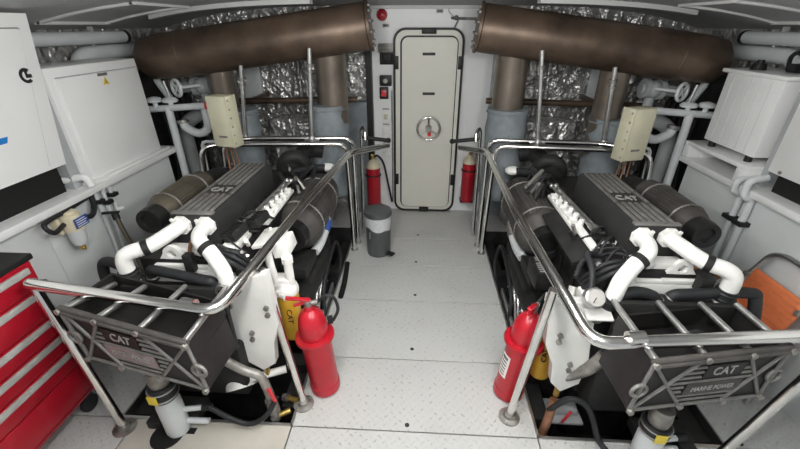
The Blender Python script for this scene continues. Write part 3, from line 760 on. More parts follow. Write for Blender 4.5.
def back_rail(sx, label):
    t = thing('back_rail', label, 'railing', (sx * .61, 3.2, 0))
    b = MB(sx); b.tube([(1.72, 2.74, .55), (1.67, 2.76, 1.13), (1.50, 2.86, 1.12), (.605, 3.03, 1.09), (.615, 3.16, 0)], .021, 14, .09); b.build('lower_rail', 'chrome', t)
    b = MB(sx); b.tube([(1.62, 2.92, .55), (1.58, 2.94, 1.12), (1.40, 3.04, 1.12), (.570, 3.15, 1.105), (.600, 3.30, 0)], .021, 14, .09); b.build('upper_rail', 'chrome', t)
    for (x, y) in ((.615, 3.16), (.600, 3.30)):
        b = MB(sx); b.lathe([(.034, 0), (.034, .008), (.024, .02)], (x, y, 0), (0, 0, 1), 18); b.build('foot_flange', 'dullsteel', t)
    b = MB(sx); b.tube([(.575, 3.50, 0), (.545, 3.48, 1.09), (.53, 3.46, 1.13), (.50, 3.42, 1.10), (.50, 3.40, 1.02)], .016, 12, .03); b.build('end_post', 'chrome', t)
    b = MB(sx); b.tube([(.535, 3.45, 1.035), (.50, 3.45, 1.03)], .010, 8); b.tube([(.50, 3.45, 1.03), (.30, 3.48, 1.0)], .018, 12); b.ball((.295, 3.48, 1.0), .024); b.build('grip', 'black', t, 'black padded grip')
back_rail(-1, 'double polished rail crossing behind the left engine')
back_rail(1, 'double polished rail crossing behind the right engine')

# beige boxes on the risers
def beige_box(sx, x, y, z, w, h, dpt, label, side):
    t = thing('junction_box', label, 'box', (sx * x, y, z), 'beige boxes hung in front of the risers')
    R = Rz(side)
    c = V((x, y, z + h / 2))
    b = MB(sx); b.obox(c, (w, dpt, h), R, .014); b.build('housing', 'beige', t)
    b = MB(sx)
    for k in range(6):
        p = c + R @ V((-(w / 2 + .008), -dpt / 2 + .02, -h / 2 + .03 + (h - .06) * k / 5)); b = MB(sx); b.ball(p, .008, seg=8); b.build('rivet', 'dullsteel', t)
    b = MB(sx); b.obox(c + R @ V((-(w / 2 + .004), 0, 0)), (.008, dpt * 1.02, h * 1.0), R, .002); b.build('side_plate', 'beige', t)
    b = MB(sx); b.obox(c + R @ V((-.01, -dpt / 2 - .001, -h * .28)), (.07, .003, .014), R); b.build('name_plate', 'relief', t)
    b = MB(sx)
    for k in range(3): b.tube([c + V((-.03 + .03 * k, 0, -h / 2 + .01)), c + V((-.05 + .04 * k, .0, -h / 2 - .15)), c + V((-.09 + .03 * k, -.1, -h / 2 - .30))], .006, 8, smooth=True)
    b.build('cable', 'copper', t)
    b = MB(sx); b.obox(c + V((0, dpt / 2 + .03, 0)), (.05, .08, .04), None, .004); b.build('wall_mount', 'dullsteel', t)
beige_box(-1, 1.435, 2.74, 1.146, .165, .365, .11, 'beige riveted box in front of the left outer riser', 12)
beige_box(1, 1.50, 2.74, 1.09, .175, .364, .11, 'beige riveted box in front of the right outer riser', 16)

# cross pipe behind risers, white boards on the foil
for sx, nm in ((-1, 'left'), (1, 'right')):
    b = MB(sx); b.tube([(.60, 3.68, 1.33), (2.0, 3.68, 1.30)], .028, 14); b.box(.90, .93, 3.68, 4.119, 1.30, 1.34); b.box(1.60, 1.63, 3.68, 4.119, 1.29, 1.33); tag(b.build('cross_pipe', 'duct'), 'brown horizontal pipe behind the %s exhaust risers' % nm, 'pipe')
    b = MB(sx); b.box(1.66, 1.88, 4.09, 4.119, 1.26, 1.62, .004); tag(b.build('foil_cover_board', 'pipe'), 'pale panel on foil insulation behind the %s exhaust' % nm, 'panel')
    b = MB(sx); b.box(.92, 1.50, 3.72, 3.98, 0, 1.14, .05); b.box(1.0, 1.2, 3.68, 3.74, .4, .95, .02); tag(b.build('silencer_casing', 'foil'), 'foil wrapped equipment casing behind the %s engine below cross pipe' % nm, 'casing')
    b = MB(sx); b.tube([(1.15, 4.06, .6), (1.16, 4.05, 1.4), (1.12, 4.05, 2.05)], .035, 12, smooth=True); b.tube([(1.25, 4.07, .6), (1.25, 4.06, 2.05)], .018, 10)
    tag(b.build('wrapped_conduit', 'foil'), 'silver wrapped conduit rising behind the %s exhaust' % nm, 'conduit')

# ------------------------------------------------------------------ white pipe racks, both quarters
def pipe_rack(sx, nm):
    t = thing('pipe_manifold', 'white pipe manifold with mushroom vents behind the %s cabinet' % nm, 'pipes', (sx * 2.0, 3.05, 0))
    b = MB(sx); b.tube([(2.20, 3.05, 1.345), (1.68, 3.02, 1.385)], .026, 14); b.tube([(2.03, 3.04, 1.36), (2.03, 3.02, 0)], .030, 14); b.build('frame', 'pipe', t)
    for (x, h) in ((2.13, .03), (2.0, .03)):
        b = MB(sx); b.lathe([(.018, -.03), (.018, 0), (.055, .006), (.060, .02), (.045, .036), (.012, .045)], (x, 3.04, 1.40), (0, 0, 1), 20); b.build('mushroom_vent', 'pipe', t)
    b = MB(sx); b.tube([(1.99, 3.04, 1.43), (2.005, 3.03, 1.565)], .010, 10); b.build('rod', 'steel', t)
    b = MB(sx); b.tube([(1.74, 3.06, 1.375), (1.74, 3.06, 1.19), (1.84, 3.06, 1.14), (1.94, 3.06, 1.20), (1.95, 3.06, 1.24)], .034, 16, .09); b.build('return_bend', 'pipe', t)
    b = MB(sx); b.cyl((1.95, 3.06, 1.235), (1.955, 3.06, 1.262), .043); b.build('end_collar', 'dullsteel', t)
    b = MB(sx); b.cyl((1.70, 3.015, 1.383), (1.665, 3.015, 1.386), .030); b.build('band', 'redglow' if sx < 0 else 'pipe', t)
    # gate valve with handwheel
    v = thing('gate_valve', 'grey gate valve with white handwheel behind the %s manifold' % nm, 'valve', (sx * 1.85, 3.3, 1.3))
    b = MB(sx); b.tube([(2.15, 3.40, 1.46), (1.80, 3.40, 1.49)], .045, 16); b.cyl((1.98, 3.40, 1.475), (1.94, 3.40, 1.478), .078); b.cyl((1.86, 3.40, 1.485), (1.82, 3.40, 1.488), .078); b.ball((1.90, 3.38, 1.482), .07); b.tube([(1.90, 3.40, 1.48), (1.90, 3.40, 1.34)], .04, 14); b.build('body', 'pipegrey', v)
    b = MB(sx); c = V((1.97, 3.12, 1.50)); ax = V((.5, -.85, 0)).normalized(); b.torus(c, ax, .062, .013, 24, 8)
    u = ax.orthogonal().normalized(); w = ax.cross(u)
    for k in range(4): b.tube([c, c + (u * math.cos(k * PI / 2) + w * math.sin(k * PI / 2)) * .06], .008, 8)
    b.cyl(c, c - ax * .20, .013, seg=10); b.build('handwheel', 'pipe', v)
    p = thing('slanted_pipe', 'white slanted pipe end beside the %s manifold vents' % nm, 'pipe', (sx * 2.13, 3.2, 1.2))
    b = MB(sx); b.tube([(2.26, 3.34, 1.55), (2.17, 3.20, 1.545), (2.06, 3.14, 1.42)], .027, 14, .05); b.build('pipe', 'pipe', p)
    p = thing('elbow_pipe', 'large pale elbow pipe low in the corner behind the %s manifold' % nm, 'pipe', (sx * 1.85, 3.4, 0))
    b = MB(sx); b.tube([(2.2, 3.45, .4), (2.2, 3.45, 1.15), (1.95, 3.45, 1.25), (1.72, 3.45, 1.25)], .06, 16, .16); b.build('pipe', 'pipe' if sx > 0 else 'pipegrey', p)
    b = MB(sx); b.tube([(2.18, 3.25, .55), (1.95, 3.22, .60), (1.72, 3.25, .62)], .055, 14, .1); b.build('branch', 'pipegrey', p)
    b = MB(sx); b.tube([(1.62, 3.0, .82), (1.62, 3.0, 1.10), (1.80, 3.0, 1.10), (1.82, 3.0, .60)], .013, 10, .05); b.build('small_loop', 'pipe', p)
    # big pipes under the ceiling
    q = thing('overhead_pipe', 'straight pale overhead pipe above the %s cabinet' % nm, 'pipe', (sx * 2.4, 2.9, 1.8))
    b = MB(sx); b.tube([(2.42, 2.0, 1.868), (2.42, 3.32, 1.868)], .043, 18); b.build('pipe', 'pipe', q)
    b = MB(sx); b.cyl((2.42, 3.30, 1.868), (2.42, 3.33, 1.868), .047); b.build('end_collar', 'black', q)
    b = MB(sx); b.box(2.40, 2.44, 2.98, 2.99, 1.90, 1.94); b.build('bracket', 'pipegrey', q)
    q = thing('overhead_pipe', 'bent pale overhead pipe turning down behind the %s cabinet' % nm, 'pipe', (sx * 2.4, 3.0, 1.7))
    b = MB(sx); b.tube([(2.46, 2.82, 1.40), (2.46, 2.82, 1.758), (2.44, 3.05, 1.765), (2.44, 3.42, 1.765)], .052, 18, .12); b.build('pipe', 'pipe', q)
    b = MB(sx); b.box(2.34, 2.50, 3.0, 3.9, .6, 1.3); b.box(2.30, 2.5, 3.3, 3.5, 1.3, 1.6)
    for k in range(6): b.tube([(2.28 - .05 * k % .2, 3.2 + .1 * k, .3), (2.25, 3.3 + .1 * k, .9), (2.3, 3.35 + .08 * k, 1.4)], .02, 8, smooth=True)
    tag(b.build('pump_set', 'iron'), 'dark pump set in the shadowed corner beyond the %s casing' % nm, 'machinery')
pipe_rack(-1, 'left'); pipe_rack(1, 'right')

# ------------------------------------------------------------------ the engines
def engine(sx, label, loc):
    E = thing('marine_diesel_engine', label, 'engine', loc)
    L = sx < 0
    def part(b, name, m, parent=None, lab=None): return b.build(name, m, parent or E, lab)
    # block, sump, head
    b = MB(sx); b.box(.90, 1.44, 1.52, 3.02, .10, .78, .02); b.box(.98, 1.36, 1.60, 2.95, -.40, .10, .03)
    for k in range(7): b.box(.885, .90, 1.62 + k * .2, 1.70 + k * .2, .15, .70, .008); b.box(1.44, 1.455, 1.62 + k * .2, 1.70 + k * .2, .15, .70, .008)
    for k in range(12): b.cyl((.905, 1.60 + k * .12, .74), (.88, 1.60 + k * .12, .74), .012, seg=6)
    part(b, 'engine_block', 'iron')
    b = MB(sx); b.box(.70, 1.60, 1.70, 1.80, -.05, .02); b.box(.70, 1.60, 2.75, 2.85, -.05, .02); b.box(.69, .78, 1.45, 3.4, -.16, -.05); b.box(1.52, 1.62, 1.36, 3.4, -.16, -.05)
    b.box(.75, .95, 1.70, 1.80, -.62, -.05); b.box(1.40, 1.6, 1.70, 1.80, -.62, -.05); b.box(.75, .95, 2.75, 2.85, -.62, -.05); b.box(1.4, 1.6, 2.75, 2.85, -.62, -.05); part(b, 'mounting_bed', 'iron')
    b = MB(sx); b.box(.92, 1.42, 1.56, 2.90, .78, .90, .015)
    for k in range(6): b.box(.93, 1.02, 1.62 + k * .205, 1.78 + k * .205, .90, .935, .01)
    part(b, 'cylinder_head', 'engineblack')
    # cooler cover with grooves
    y0, y1 = 1.69, (2.50 if L else 2.42)
    b = MB(sx)
    x0, x1 = 1.045, 1.275
    pr = [(x0 - .012, .885), (x1 + .012, .885), (x1 + .006, .95), (x1, 1.075), (x1 - .014, 1.092), (x0 + .014, 1.092), (x0, 1.075), (x0 - .006, .95)]
    b.prism([(x, y0, z) for x, z in pr], (0, y1 - y0, 0)); cov = part(b, 'cooler_cover', 'coverback')
    b = MB(sx)
    for k in range(6):
        xx = x0 + .022 + k * .0335
        b.box(xx, xx + .020, y0 + .03, y0 + .26, 1.090, 1.099, .003)
        b.box(xx, xx + .020, y0 + .40, y1 - .02, 1.090, 1.099, .003)
        if k in (0, 5): b.box(xx, xx + .020, y0 + .24, y0 + .42, 1.090, 1.099, .003)
    b.box(x0 + .004, x1 - .004, y0 - .003, y0 + .028, 1.088, 1.100, .004)
    b.build('rib', 'relief', cov)
    for k in range(8):
        b = MB(sx); b.cyl((x0 - .002, y0 + .06 + k * .08, .925), (x0 - .024, y0 + .06 + k * .08, .925), .009, seg=6); b.build('cover_bolt', 'engineblack', cov)
    b = MB(); ang = -.10 if not L else 0
    b.text('CAT', (sx * 1.16, y0 + .325, 1.0925), (1, ang, 0), (0, 1, 0), .055, .006, .115); b.build('raised_lettering', 'lettering', cov, 'raised grey lettering')
    # front flanges and white charge pipes
    for px in (1.095, 1.225):
        b = MB(sx); b.prism([(px + .052 * math.cos(a) * (1.0), 1.672, 1.03 + .052 * math.sin(a)) for a in [math.radians(22.5 + 45 * k) for k in range(8)]], (0, .018, 0))
        for k in (-1, 1): b.cyl((px + .036 * k, 1.672, 1.03 + .036), (px + .036 * k, 1.662, 1.03 + .036), .009, seg=6)
        part(b, 'pipe_flange', 'white')
    outer = [(1.225, 1.68, 1.03), (1.235, 1.60, 1.03), (1.30, 1.52, 1.0), (1.375, 1.475, .985), (1.405, 1.46, .945), (1.405, 1.465, .82)]
    inner = [(1.095, 1.68, 1.03), (1.085, 1.60, 1.03), (1.05, 1.535, 1.02), (.99, 1.50, .985), (.925, 1.455, .925), (.905, 1.44, .86), (.90, 1.45, .80)]
    for pts, ct in ((outer, .45), (inner, .45)):
        b = MB(sx); b.tube(pts, .036, 18, smooth=True); p = part(b, 'charge_pipe', 'white')
        sp = smooth_pts(pts); i = int(len(sp) * ct); q0, q1 = sp[i], sp[i + 1]; dr = (q1 - q0).normalized()
        b = MB(sx); b.cyl(q0 - dr * .014, q0 + dr * .014, .041, seg=20); b.build('clamp', 'black', p)
        j = len(sp) - 3; dr = (sp[j + 1] - sp[j]).normalized()
        b = MB(sx); b.cyl(sp[j] - dr * .03, sp[j] + dr * .03, .043, seg=20); b.torus(sp[j] - dr * .015, dr, .043, .005, 20, 6); b.torus(sp[j] + dr * .015, dr, .043, .005, 20, 6); b.build('hose_coupling', 'rubber', p)
    # white front housing, lifting eye
    b = MB(sx); b.box(1.0, 1.37, 1.535, 1.64, .70, .855, .02); b.box(1.06, 1.30, 1.60, 1.68, .80, .93, .012); b.box(1.05, 1.34, 1.54, 1.60, .85, .872, .008)
    b.cyl((1.03, 1.58, .85), (1.03, 1.58, .895), .035); b.ball((1.10, 1.62, .92), .045, (1.3, 1, .6)); part(b, 'front_housing', 'white')
    b = MB(sx); ring = []; cx, cz = 1.24 + (0 if sx < 0 else .02), .925
    oo = [(cx - .07, .885)] + [(cx + .045 * math.cos(math.radians(a)), cz + .045 * math.sin(math.radians(a))) for a in range(170, -1, -17)] + [(cx + .07, .885)]
    ii = [(cx + .022 * math.cos(math.radians(a)), cz + .022 * math.sin(math.radians(a))) for a in range(0, 361, 30)]
    # eye plate built as a ring with two feet
    oc = [(cx + .045 * math.cos(math.radians(a)), cz + .045 * math.sin(math.radians(a))) for a in range(0, 360, 15)]
    ic = [(cx + .023 * math.cos(math.radians(a)), cz + .023 * math.sin(math.radians(a))) for a in range(0, 360, 15)]
    ringmesh(b, oc, ic, 1.565, 1.587)
    for q in (-1, 1): b.prism([(cx + q * .085, 1.566, .872), (cx + q * .03, 1.566, .872), (cx + q * .025, 1.566, .892), (cx + q * .044, 1.566, .93)], (0, .02, 0))
    b.box(cx - .09, cx + .09, 1.54, 1.60, .862, .877, .004); part(b, 'lifting_eye', 'white')
    # thermostat housing and black coolant hoses
    if L:
        hoses = [[(1.34, 1.52, .80), (1.335, 1.515, .855), (1.28, 1.50, .865), (1.02, 1.44, .865), (.98, 1.44, .85), (.965, 1.45, .78)],
                 [(1.44, 1.53, .80), (1.45, 1.52, .84), (1.53, 1.54, .875), (1.62, 1.57, .86), (1.645, 1.57, .80), (1.64, 1.56, .72)]]
        th = (1.42, 1.50)
    else:
        hoses = [[(1.16, 1.46, .82), (1.18, 1.455, .855), (1.25, 1.455, .865), (1.52, 1.48, .862), (1.56, 1.475, .83), (1.565, 1.43, .70)],
                 [(1.13, 1.46, .80), (1.08, 1.455, .85), (1.0, 1.455, .865), (.93, 1.45, .84), (.90, 1.45, .79), (.90, 1.47, .70)]]
        th = (1.15, 1.47)
    for h in hoses:
        b = MB(sx); b.tube(h, .026, 14, smooth=True); hp = part(b, 'coolant_hose', 'rubber')
        b = MB(sx); d0 = (V(h[1]) - V(h[0])).normalized(); b.torus(V(h[0]) + d0 * .02, d0, .027, .004, 18, 6); b.build('hose_clip', 'steel', hp)
    b = MB(sx); b.cyl((th[0], th[1], .62), (th[0], th[1], .80), .058, .048); b.ball((th[0], th[1], .80), .05, (1.2, 1, .7)); b.cyl((th[0] - .06, th[1], .76), (th[0] + .07, th[1] - .01, .77), .034)
    for k in range(4): b.cyl((th[0] + .06 * math.cos(k * 1.57), th[1] + .06 * math.sin(k * 1.57), .60), (th[0] + .06 * math.cos(k * 1.57), th[1] + .06 * math.sin(k * 1.57), .66), .010, seg=6)
    part(b, 'thermostat_housing', 'iron')
    # ---- belt guard at the front
    if L:
        c0 = V((-1.465, 1.15, .917)); c1 = V((-.891, 1.05, .853)); c2 = V((-.868, 1.055, .580)); c3 = V((-1.445, 1.155, .628))
    else:
        c0 = V((.882, 1.05, .854)); c1 = V((1.439, 1.15, .857)); c2 = V((1.431, 1.155, .575)); c3 = V((.86, 1.055, .575))
    nb = MB()
    ex = (c1 - c0).normalized(); back = V((0, 1, 0)); nrm = ex.cross(V((0, 0, 1))).normalized()   # towards the viewer side
    if nrm.y > 0: nrm = -nrm
    def uv(u, v, o=0.0):
        bot = c3.lerp(c2, u); top = c0.lerp(c1, u); return bot.lerp(top, v) + nrm * o
    dep = V((0, .27, -.02))
    def slab(b, P, vec): b.prism(P, vec)
    b = MB(); slab(b, [uv(0, 0), uv(1, 0), uv(1, 1), uv(0, 1)], -nrm * .018)
    slab(b, [uv(0, 0), uv(0, 1), uv(0, 1) + dep, uv(0, 0) + dep], ex * .012); slab(b, [uv(1, 0), uv(1, 1), uv(1, 1) + dep, uv(1, 0) + dep], -ex * .012)
    slab(b, [uv(0, 0), uv(1, 0), uv(1, 0) + dep, uv(0, 0) + dep], V((0, 0, .012)))
    slab(b, [uv(0, .72) + dep, uv(1, .72) + dep, uv(1, 1) + dep, uv(0, 1) + dep], V((0, .012, 0)))
    slab(b, [uv(0, .62) + dep * .06, uv(1, .62) + dep * .06, uv(1, .62) + dep, uv(0, .62) + dep], V((0, 0, .008)))
    gd = part(b, 'belt_guard', 'engineblack')
    b = MB(); r = .0085
    def line(b, u0, v0, u1, v1, r=.0075): b.tube([uv(u0, v0, .004), uv(u1, v1, .004)], r, 8)
    def mu(u): return 1 - u if L else u
    b.tube([uv(-.01, 1, 0), uv(1.01, 1, 0)], .013, 10); b.tube([uv(0, .955, .012), uv(1, .955, .012)], .009, 8)
    b.build('top_bar', 'canister', gd)
    b = MB()
    for (u0, u1) in ((0, .37), (.70, 1)): line(b, mu(u0), .97, mu(u1), .03)
    line(b, mu(.37), .97, mu(0), .03); line(b, mu(1), .97, mu(.70), .03)
    line(b, 0, .03, 0, .97); line(b, 1, .03, 1, .97); line(b, 0, .03, 1, .03)
    b.build('brace', 'relief', gd)
    for u in (0, 1):
        b = MB(); b.torus(uv(u + (.012 if u else -.012), .46, .006), nrm, .030, .008, 20, 8); b.build('brace_ring', 'relief', gd)
    b = MB()
    for (u, v) in ((mu(0), .97), (mu(.37), .97), (mu(.70), .97), (mu(1), .97), (mu(.37), .03), (mu(.70), .03), (mu(0), .03), (mu(1), .03)):
        b = MB(); b.cyl(uv(u, v, .006), uv(u, v, .022), .013, seg=8); b.build('guard_bolt', 'dullsteel', gd)
    # louvre slats bounded by the braces, leaving the plates clear
    b = MB()
    for k in range(9):
        v = .12 + k * .095
        tv = (.97 - v) / .94
        uA = .37 * tv; uB = .70 + .30 * tv; uC = .37 * (1 - tv); uD = .70 + .30 * (1 - tv)
        lo = max(uA, uC) + .02; hi = min(uB, uD) - .02
        segs = [(lo, hi)]
        if .56 < v < .83: segs = [(lo, .40 + .02), (.74 - .02, hi)]
        elif .22 < v < .50: segs = [(lo, .33), (.78, hi)]
        for (a, e) in segs:
            if e - a > .02: b.tube([uv(mu(a), v, .002), uv(mu(e), v, .002)], .0055, 8)
    b.build('louvre_slat', 'relief', gd)
    cc = mu(.57)
    b = MB(); P = [uv(mu(.43), .58, .003), uv(mu(.72), .58, .003), uv(mu(.72), .82, .003), uv(mu(.43), .82, .003)]; b.prism(P, nrm * .003); lp = b.build('logo_plate', 'engineblack', gd)
    eyv = (uv(cc, 1) - uv(cc, 0))
    b = MB(); b.text('CAT', uv(cc, .70, .0062), ex, eyv, .042, .003, .095); b.build('raised_lettering', 'lettering', lp, 'raised grey lettering')
    b = MB(); P = [uv(mu(.35), .24, .003), uv(mu(.77), .24, .003), uv(mu(.77), .47, .003), uv(mu(.35), .47, .003)]; b.prism(P, nrm * .003); lp = b.build('logo_plate', 'plum' if L else 'canister', gd, 'worn plate with faint lettering')
    b = MB(); b.text('MARINE POWER', uv(mu(.56), .355, .0062), ex, eyv, .026, .0025, .185); b.build('raised_lettering', 'lettering', lp)
    for u in (mu(.02), mu(.37), mu(.70), mu(.98)):
        p = uv(u, .99); b = MB(); b.tube([p, V((p.x * .99, 1.40, .855))], .0135, 10); b.build('stay_rod', 'steel', gd, 'bright steel stay rod')
    # pulleys and belt inside the guard
    for (x, z, r) in ((1.0, .66, .07), (1.25, .66, .09)):
        b = MB(sx); b.lathe([(r * .5, -.03), (r, -.028), (r * .88, 0), (r, .028), (r * .5, .03)], (x, 1.32, z), (0, 1, 0), 24); b.cyl((x, 1.32, z), (x, 1.42, z), .03); part(b, 'pulley', 'iron')
    b = MB(sx); b.box(.92, 1.42, 1.395, 1.425, .45, .845, .005); b.box(.92, 1.42, 1.40, 1.56, .10, .46, .02); part(b, 'front_plate', 'iron')
    # ---- inboard canister
    def canister(x, z, ya, yb, r, m, capr, nm, lab):
        ax = V((0, 1, 0)); prof = [(capr, 0), (r * .96, .05), (r, .07)]
        prof += [(r, yb - ya - .08), (r * .9, yb - ya)]
        b = MB(sx); b.lathe(prof, (x, ya, z), ax, 36)
        for i in range(40):
            th_ = 2 * PI * i / 40; px_, pz_ = x + r * math.cos(th_), z + r * math.sin(th_)
            b.tube([(px_, ya + .08, pz_), (px_, yb - .09, pz_)], .005, 6)
        cn = part(b, nm, m, None, lab)
        b = MB(sx); b.lathe([(capr * .55, -.07), (capr * .6, -.085), (capr * .95, -.088), (capr, -.06), (capr, .02)], (x, ya, z), ax, 28); b.build('end_cap', 'black', cn)
        for f in (.18, .78): 
            b = MB(sx); b.torus((x, ya + (yb - ya) * f, z), ax, r + .003, .007, 36, 8); b.build('strap', 'dullsteel', cn)
        return cn
    canister(.838, .70, 2.22, 2.98, .168, 'canister', .105, 'air_filter', None)
    canister(1.565, .935, 1.97, 2.50, .100, 'olive' if L else 'canister', .078, 'air_filter', 'brown outboard air filter' if L else None)
    b = MB(sx); b.tube([(1.565, 2.50, .935), (1.565, 2.80, .88), (1.45, 2.95, .80)], .075, 18, .12); part(b, 'intake_elbow', 'iron'); b = MB(sx); b.tube([(.83, 2.98, .70), (.84, 3.10, .74), (.98, 3.12, .80)], .085, 18, .1); part(b, 'intake_elbow', 'iron')
    # turbo at the back, white flange
    b = MB(sx); b.torus((1.02, 2.92, .93), (.3, 1, .2), .085, .055, 26, 12); b.cyl((1.02, 2.85, .93), (1.02, 3.12, .95), .06); b.tube([(1.02, 3.05, .95), (.95, 3.16, 1.0), (.85, 3.20, .98)], .07, 16, smooth=True); part(b, 'turbocharger', 'iron')
    b = MB(sx); b.tube([(.78, 2.98, .90), (.90, 2.88, .92), (1.0, 2.75, .93)], .030, 12, smooth=True); part(b, 'crossover_pipe', 'rubber'); b = MB(sx); b.ball((.76, 2.99, .90), .05, (1.3, 1, .7)); part(b, 'flange_cover', 'white'); b = MB(sx); b.box(1.12, 1.17, 2.56, 2.60, .93, .99, .01); part(b, 'sensor_block', 'white')
    b = MB(sx)
    for k in range(5): b.tube([(1.3 + .05 * k, 2.2 + .1 * k, .80), (1.38 + .03 * k, 2.3 + .1 * k, .93 - .02 * k), (1.45, 2.55 + .08 * k, .83)], .016, 8, smooth=True)
    b.box(1.30, 1.47, 2.0, 2.6, .72, .86, .02); part(b, 'exhaust_manifold', 'iron')
    # ---- fuel lines, ECU boxes, harness between cover and canister
    for k, (xa, xb) in enumerate(((.985, .945), (.960, .915))):
        b = MB(sx); b.tube([(xa, 1.93, .955), (xb, 2.50, .965)], .010, 10); b.cyl((xa, 1.93, .955), (xa + .002, 1.88, .955), .015); b.ball((xb, 2.50, .965), .018)
        part(b, 'fuel_line', 'steel')
    b = MB(sx)
    for k in range(6):
        y = 1.98 + k * .085; b.cyl((.93, y, .90), (.93, y, .968), .016, seg=10); b.box(.89, .925, y - .02, y + .02, .90, .945, .004)
    b.box(.885, .945, 1.95, 2.46, .895, .92, .006); part(b, 'injector_rail', 'white')
    if L:
        for (x, y, z, a) in ((.955, 1.70, .985, 35), (.895, 1.85, .985, 35)):
            b = MB(sx); R = Ry(18) @ Rz(10); b.obox((x, y, z), (.075, .13, .05), R, .006)
            bx = part(b, 'control_box', 'black')
            b = MB(sx)
            for k in range(5): b.obox(V((x, y, z)) + R @ V((0, -.05 + k * .025, .027)), (.065, .006, .006), R)
            b.build('cooling_fin', 'black', bx)
        b = MB(sx); b.obox((.745, 1.79, .865), (.09, .15, .085), Ry(12), .008); b.box(.93, 1.0, 1.60, 1.82, .90, .955, .008); b.obox((.84, 1.80, .90), (.10, .20, .02), Ry(12), .004); part(b, 'white_cover_box', 'white')
    else:
        b = MB(sx); b.obox((.86, 1.97, .88), (.13, .56, .02), Ry(-20), .006); part(b, 'heat_shield', 'iron')
        b = MB(sx); b.obox((.915, 1.98, .925), (.045, .52, .022), None, .005); part(b, 'shield_strip', 'white')
        b = MB(sx); b.box(.70, .82, 1.86, 2.06, .55, .67, .012); bt = part(b, 'starter_relay_box', 'black')
        b = MB()
        for k in range(5): b.box(.72, .80, 1.88 + k * .022, 1.89 + k * .022, .670, .6725)
        for k in range(3): b.box(.725, .785, 2.002 + k * .016, 2.010 + k * .016, .670, .6725)
        b.build('warning_print', 'lettering', bt)
    r0 = random.uniform
    for k in range(8):
        y = 1.56 + .05 * k + r0(-.02, .02); a = r0(.85, .93); c = r0(-.09, .09)
        b = MB(sx); b.tube([(1.035, y, .91), (1.0, y + c * .4, .95 + r0(0, .045)), (.95, y + c, .955 + r0(-.02, .03)), (a, y + c * 1.6, .93)], r0(.004, .008), 8, smooth=True); part(b, 'harness_cable', 'rubber')
    for k in range(10):
        x, y = r0(.86, 1.03), r0(1.57, 1.95)
        b = MB(sx); d_ = V((r0(-1, 1), r0(-1, 1), r0(.2, 1))).normalized(); b.cyl((x, y, .91), V((x, y, .91)) + d_ * r0(.03, .07), r0(.008, .016), seg=10); part(b, 'connector', ('dullsteel', 'white', 'black', 'steel')[k % 4])
    for k in range(7):
        x, y = r0(.84, 1.0), 2.5 + .06 * k
        b = MB(sx); b.tube([(x, y, .88), (x + r0(-.06, .06), y + r0(-.04, .04), .96 + r0(0, .04)), (x + r0(-.1, .1), y + r0(-.1, .1), .88)], r0(.008, .018), 8, smooth=True); part(b, 'rear_line', ('iron', 'dullsteel', 'rubber')[k % 3])
    for k in range(3):
        b = MB(sx); b.tube([(.82, 1.56 + k * .03, .80), (.90, 1.50 + k * .04, .93), (1.0, 1.54 + .02 * k, .95), (1.06, 1.62, .90)], .012, 10, smooth=True); part(b, 'harness_cable', 'rubber')
    b = MB(sx); b.tube([(1.16, 1.56, .88), (1.14, 1.60, .98), (1.10, 1.61, .985), (1.07, 1.57, .92)] if L else [(1.30, 1.60, .90), (1.36, 1.56, .94), (1.40, 1.52, .91)], .010, 10, smooth=True); part(b, 'copper_line', 'copper')
    b = MB(sx); b.box(1.10, 1.145, 1.50, 1.54, .86, .96, .005) if L else b.box(1.30, 1.36, 1.48, 1.53, .85, .93, .005); part(b, 'sender', 'black')
    # ---- inboard bracket plate
    if L:
        poly = [(1.00, .80), (.84, .86), (.715, .905), (.70, .60), (.745, .46), (.76, .31), (.84, .245), (.93, .30), (.955, .45), (1.00, .52)]
        yb = 1.475
    else:
        poly = [(.84, .80), (.72, .82), (.615, .80), (.64, .56), (.70, .42), (.715, .29), (.78, .215), (.87, .27), (.885, .42), (.865, .56)]
        yb = 1.45
    b = MB(sx); b.prism([(x, yb - (1.0 - x) * .10, z) for x, z in poly], (0, .05, 0)); br = part(b, 'support_bracket', 'white')
    b = MB(sx)
    bl = [(.745, .70), (.745, .655), (.855, .52), (.86, .475)] if L else [(.70, .62), (.70, .58), (.79, .42), (.79, .38)]
    for (x, z) in bl:
        b = MB(sx); b.cyl((x, yb - (1.0 - x) * .10 + .004, z), (x, yb - (1.0 - x) * .10 - .014, z), .014, seg=10); b.build('bolt', 'dullsteel', br)
    b = MB(sx); xx, zz = (.955, .70) if L else (.86, .72); b.torus((xx, yb - .012, zz), (0, 1, 0), .026, .008, 18, 8); b.cyl((xx, yb - .014, zz), (xx, yb, zz), .024); b.build('bushing', 'dullsteel', br)
    b = MB(sx); xx, zz = (.83, .24) if L else (.775, .21); b.cyl((xx, yb, zz - .05), (xx, yb, zz + .01), .016, seg=8); b.build('drain_plug', 'brass', br)
    b = MB(sx)
    if L: b.cyl((.98, 1.44, .12), (1.02, 1.52, .22), .085); b.tube([(.92, 1.44, .19), (.74, 1.52, .19)], .022, 10)
    else: b.tube([(.80, 1.46, .30), (.88, 1.42, .40), (.93, 1.40, .52)], .032, 12, smooth=True)
    part(b, 'water_pump', 'white' if L else 'dullsteel')
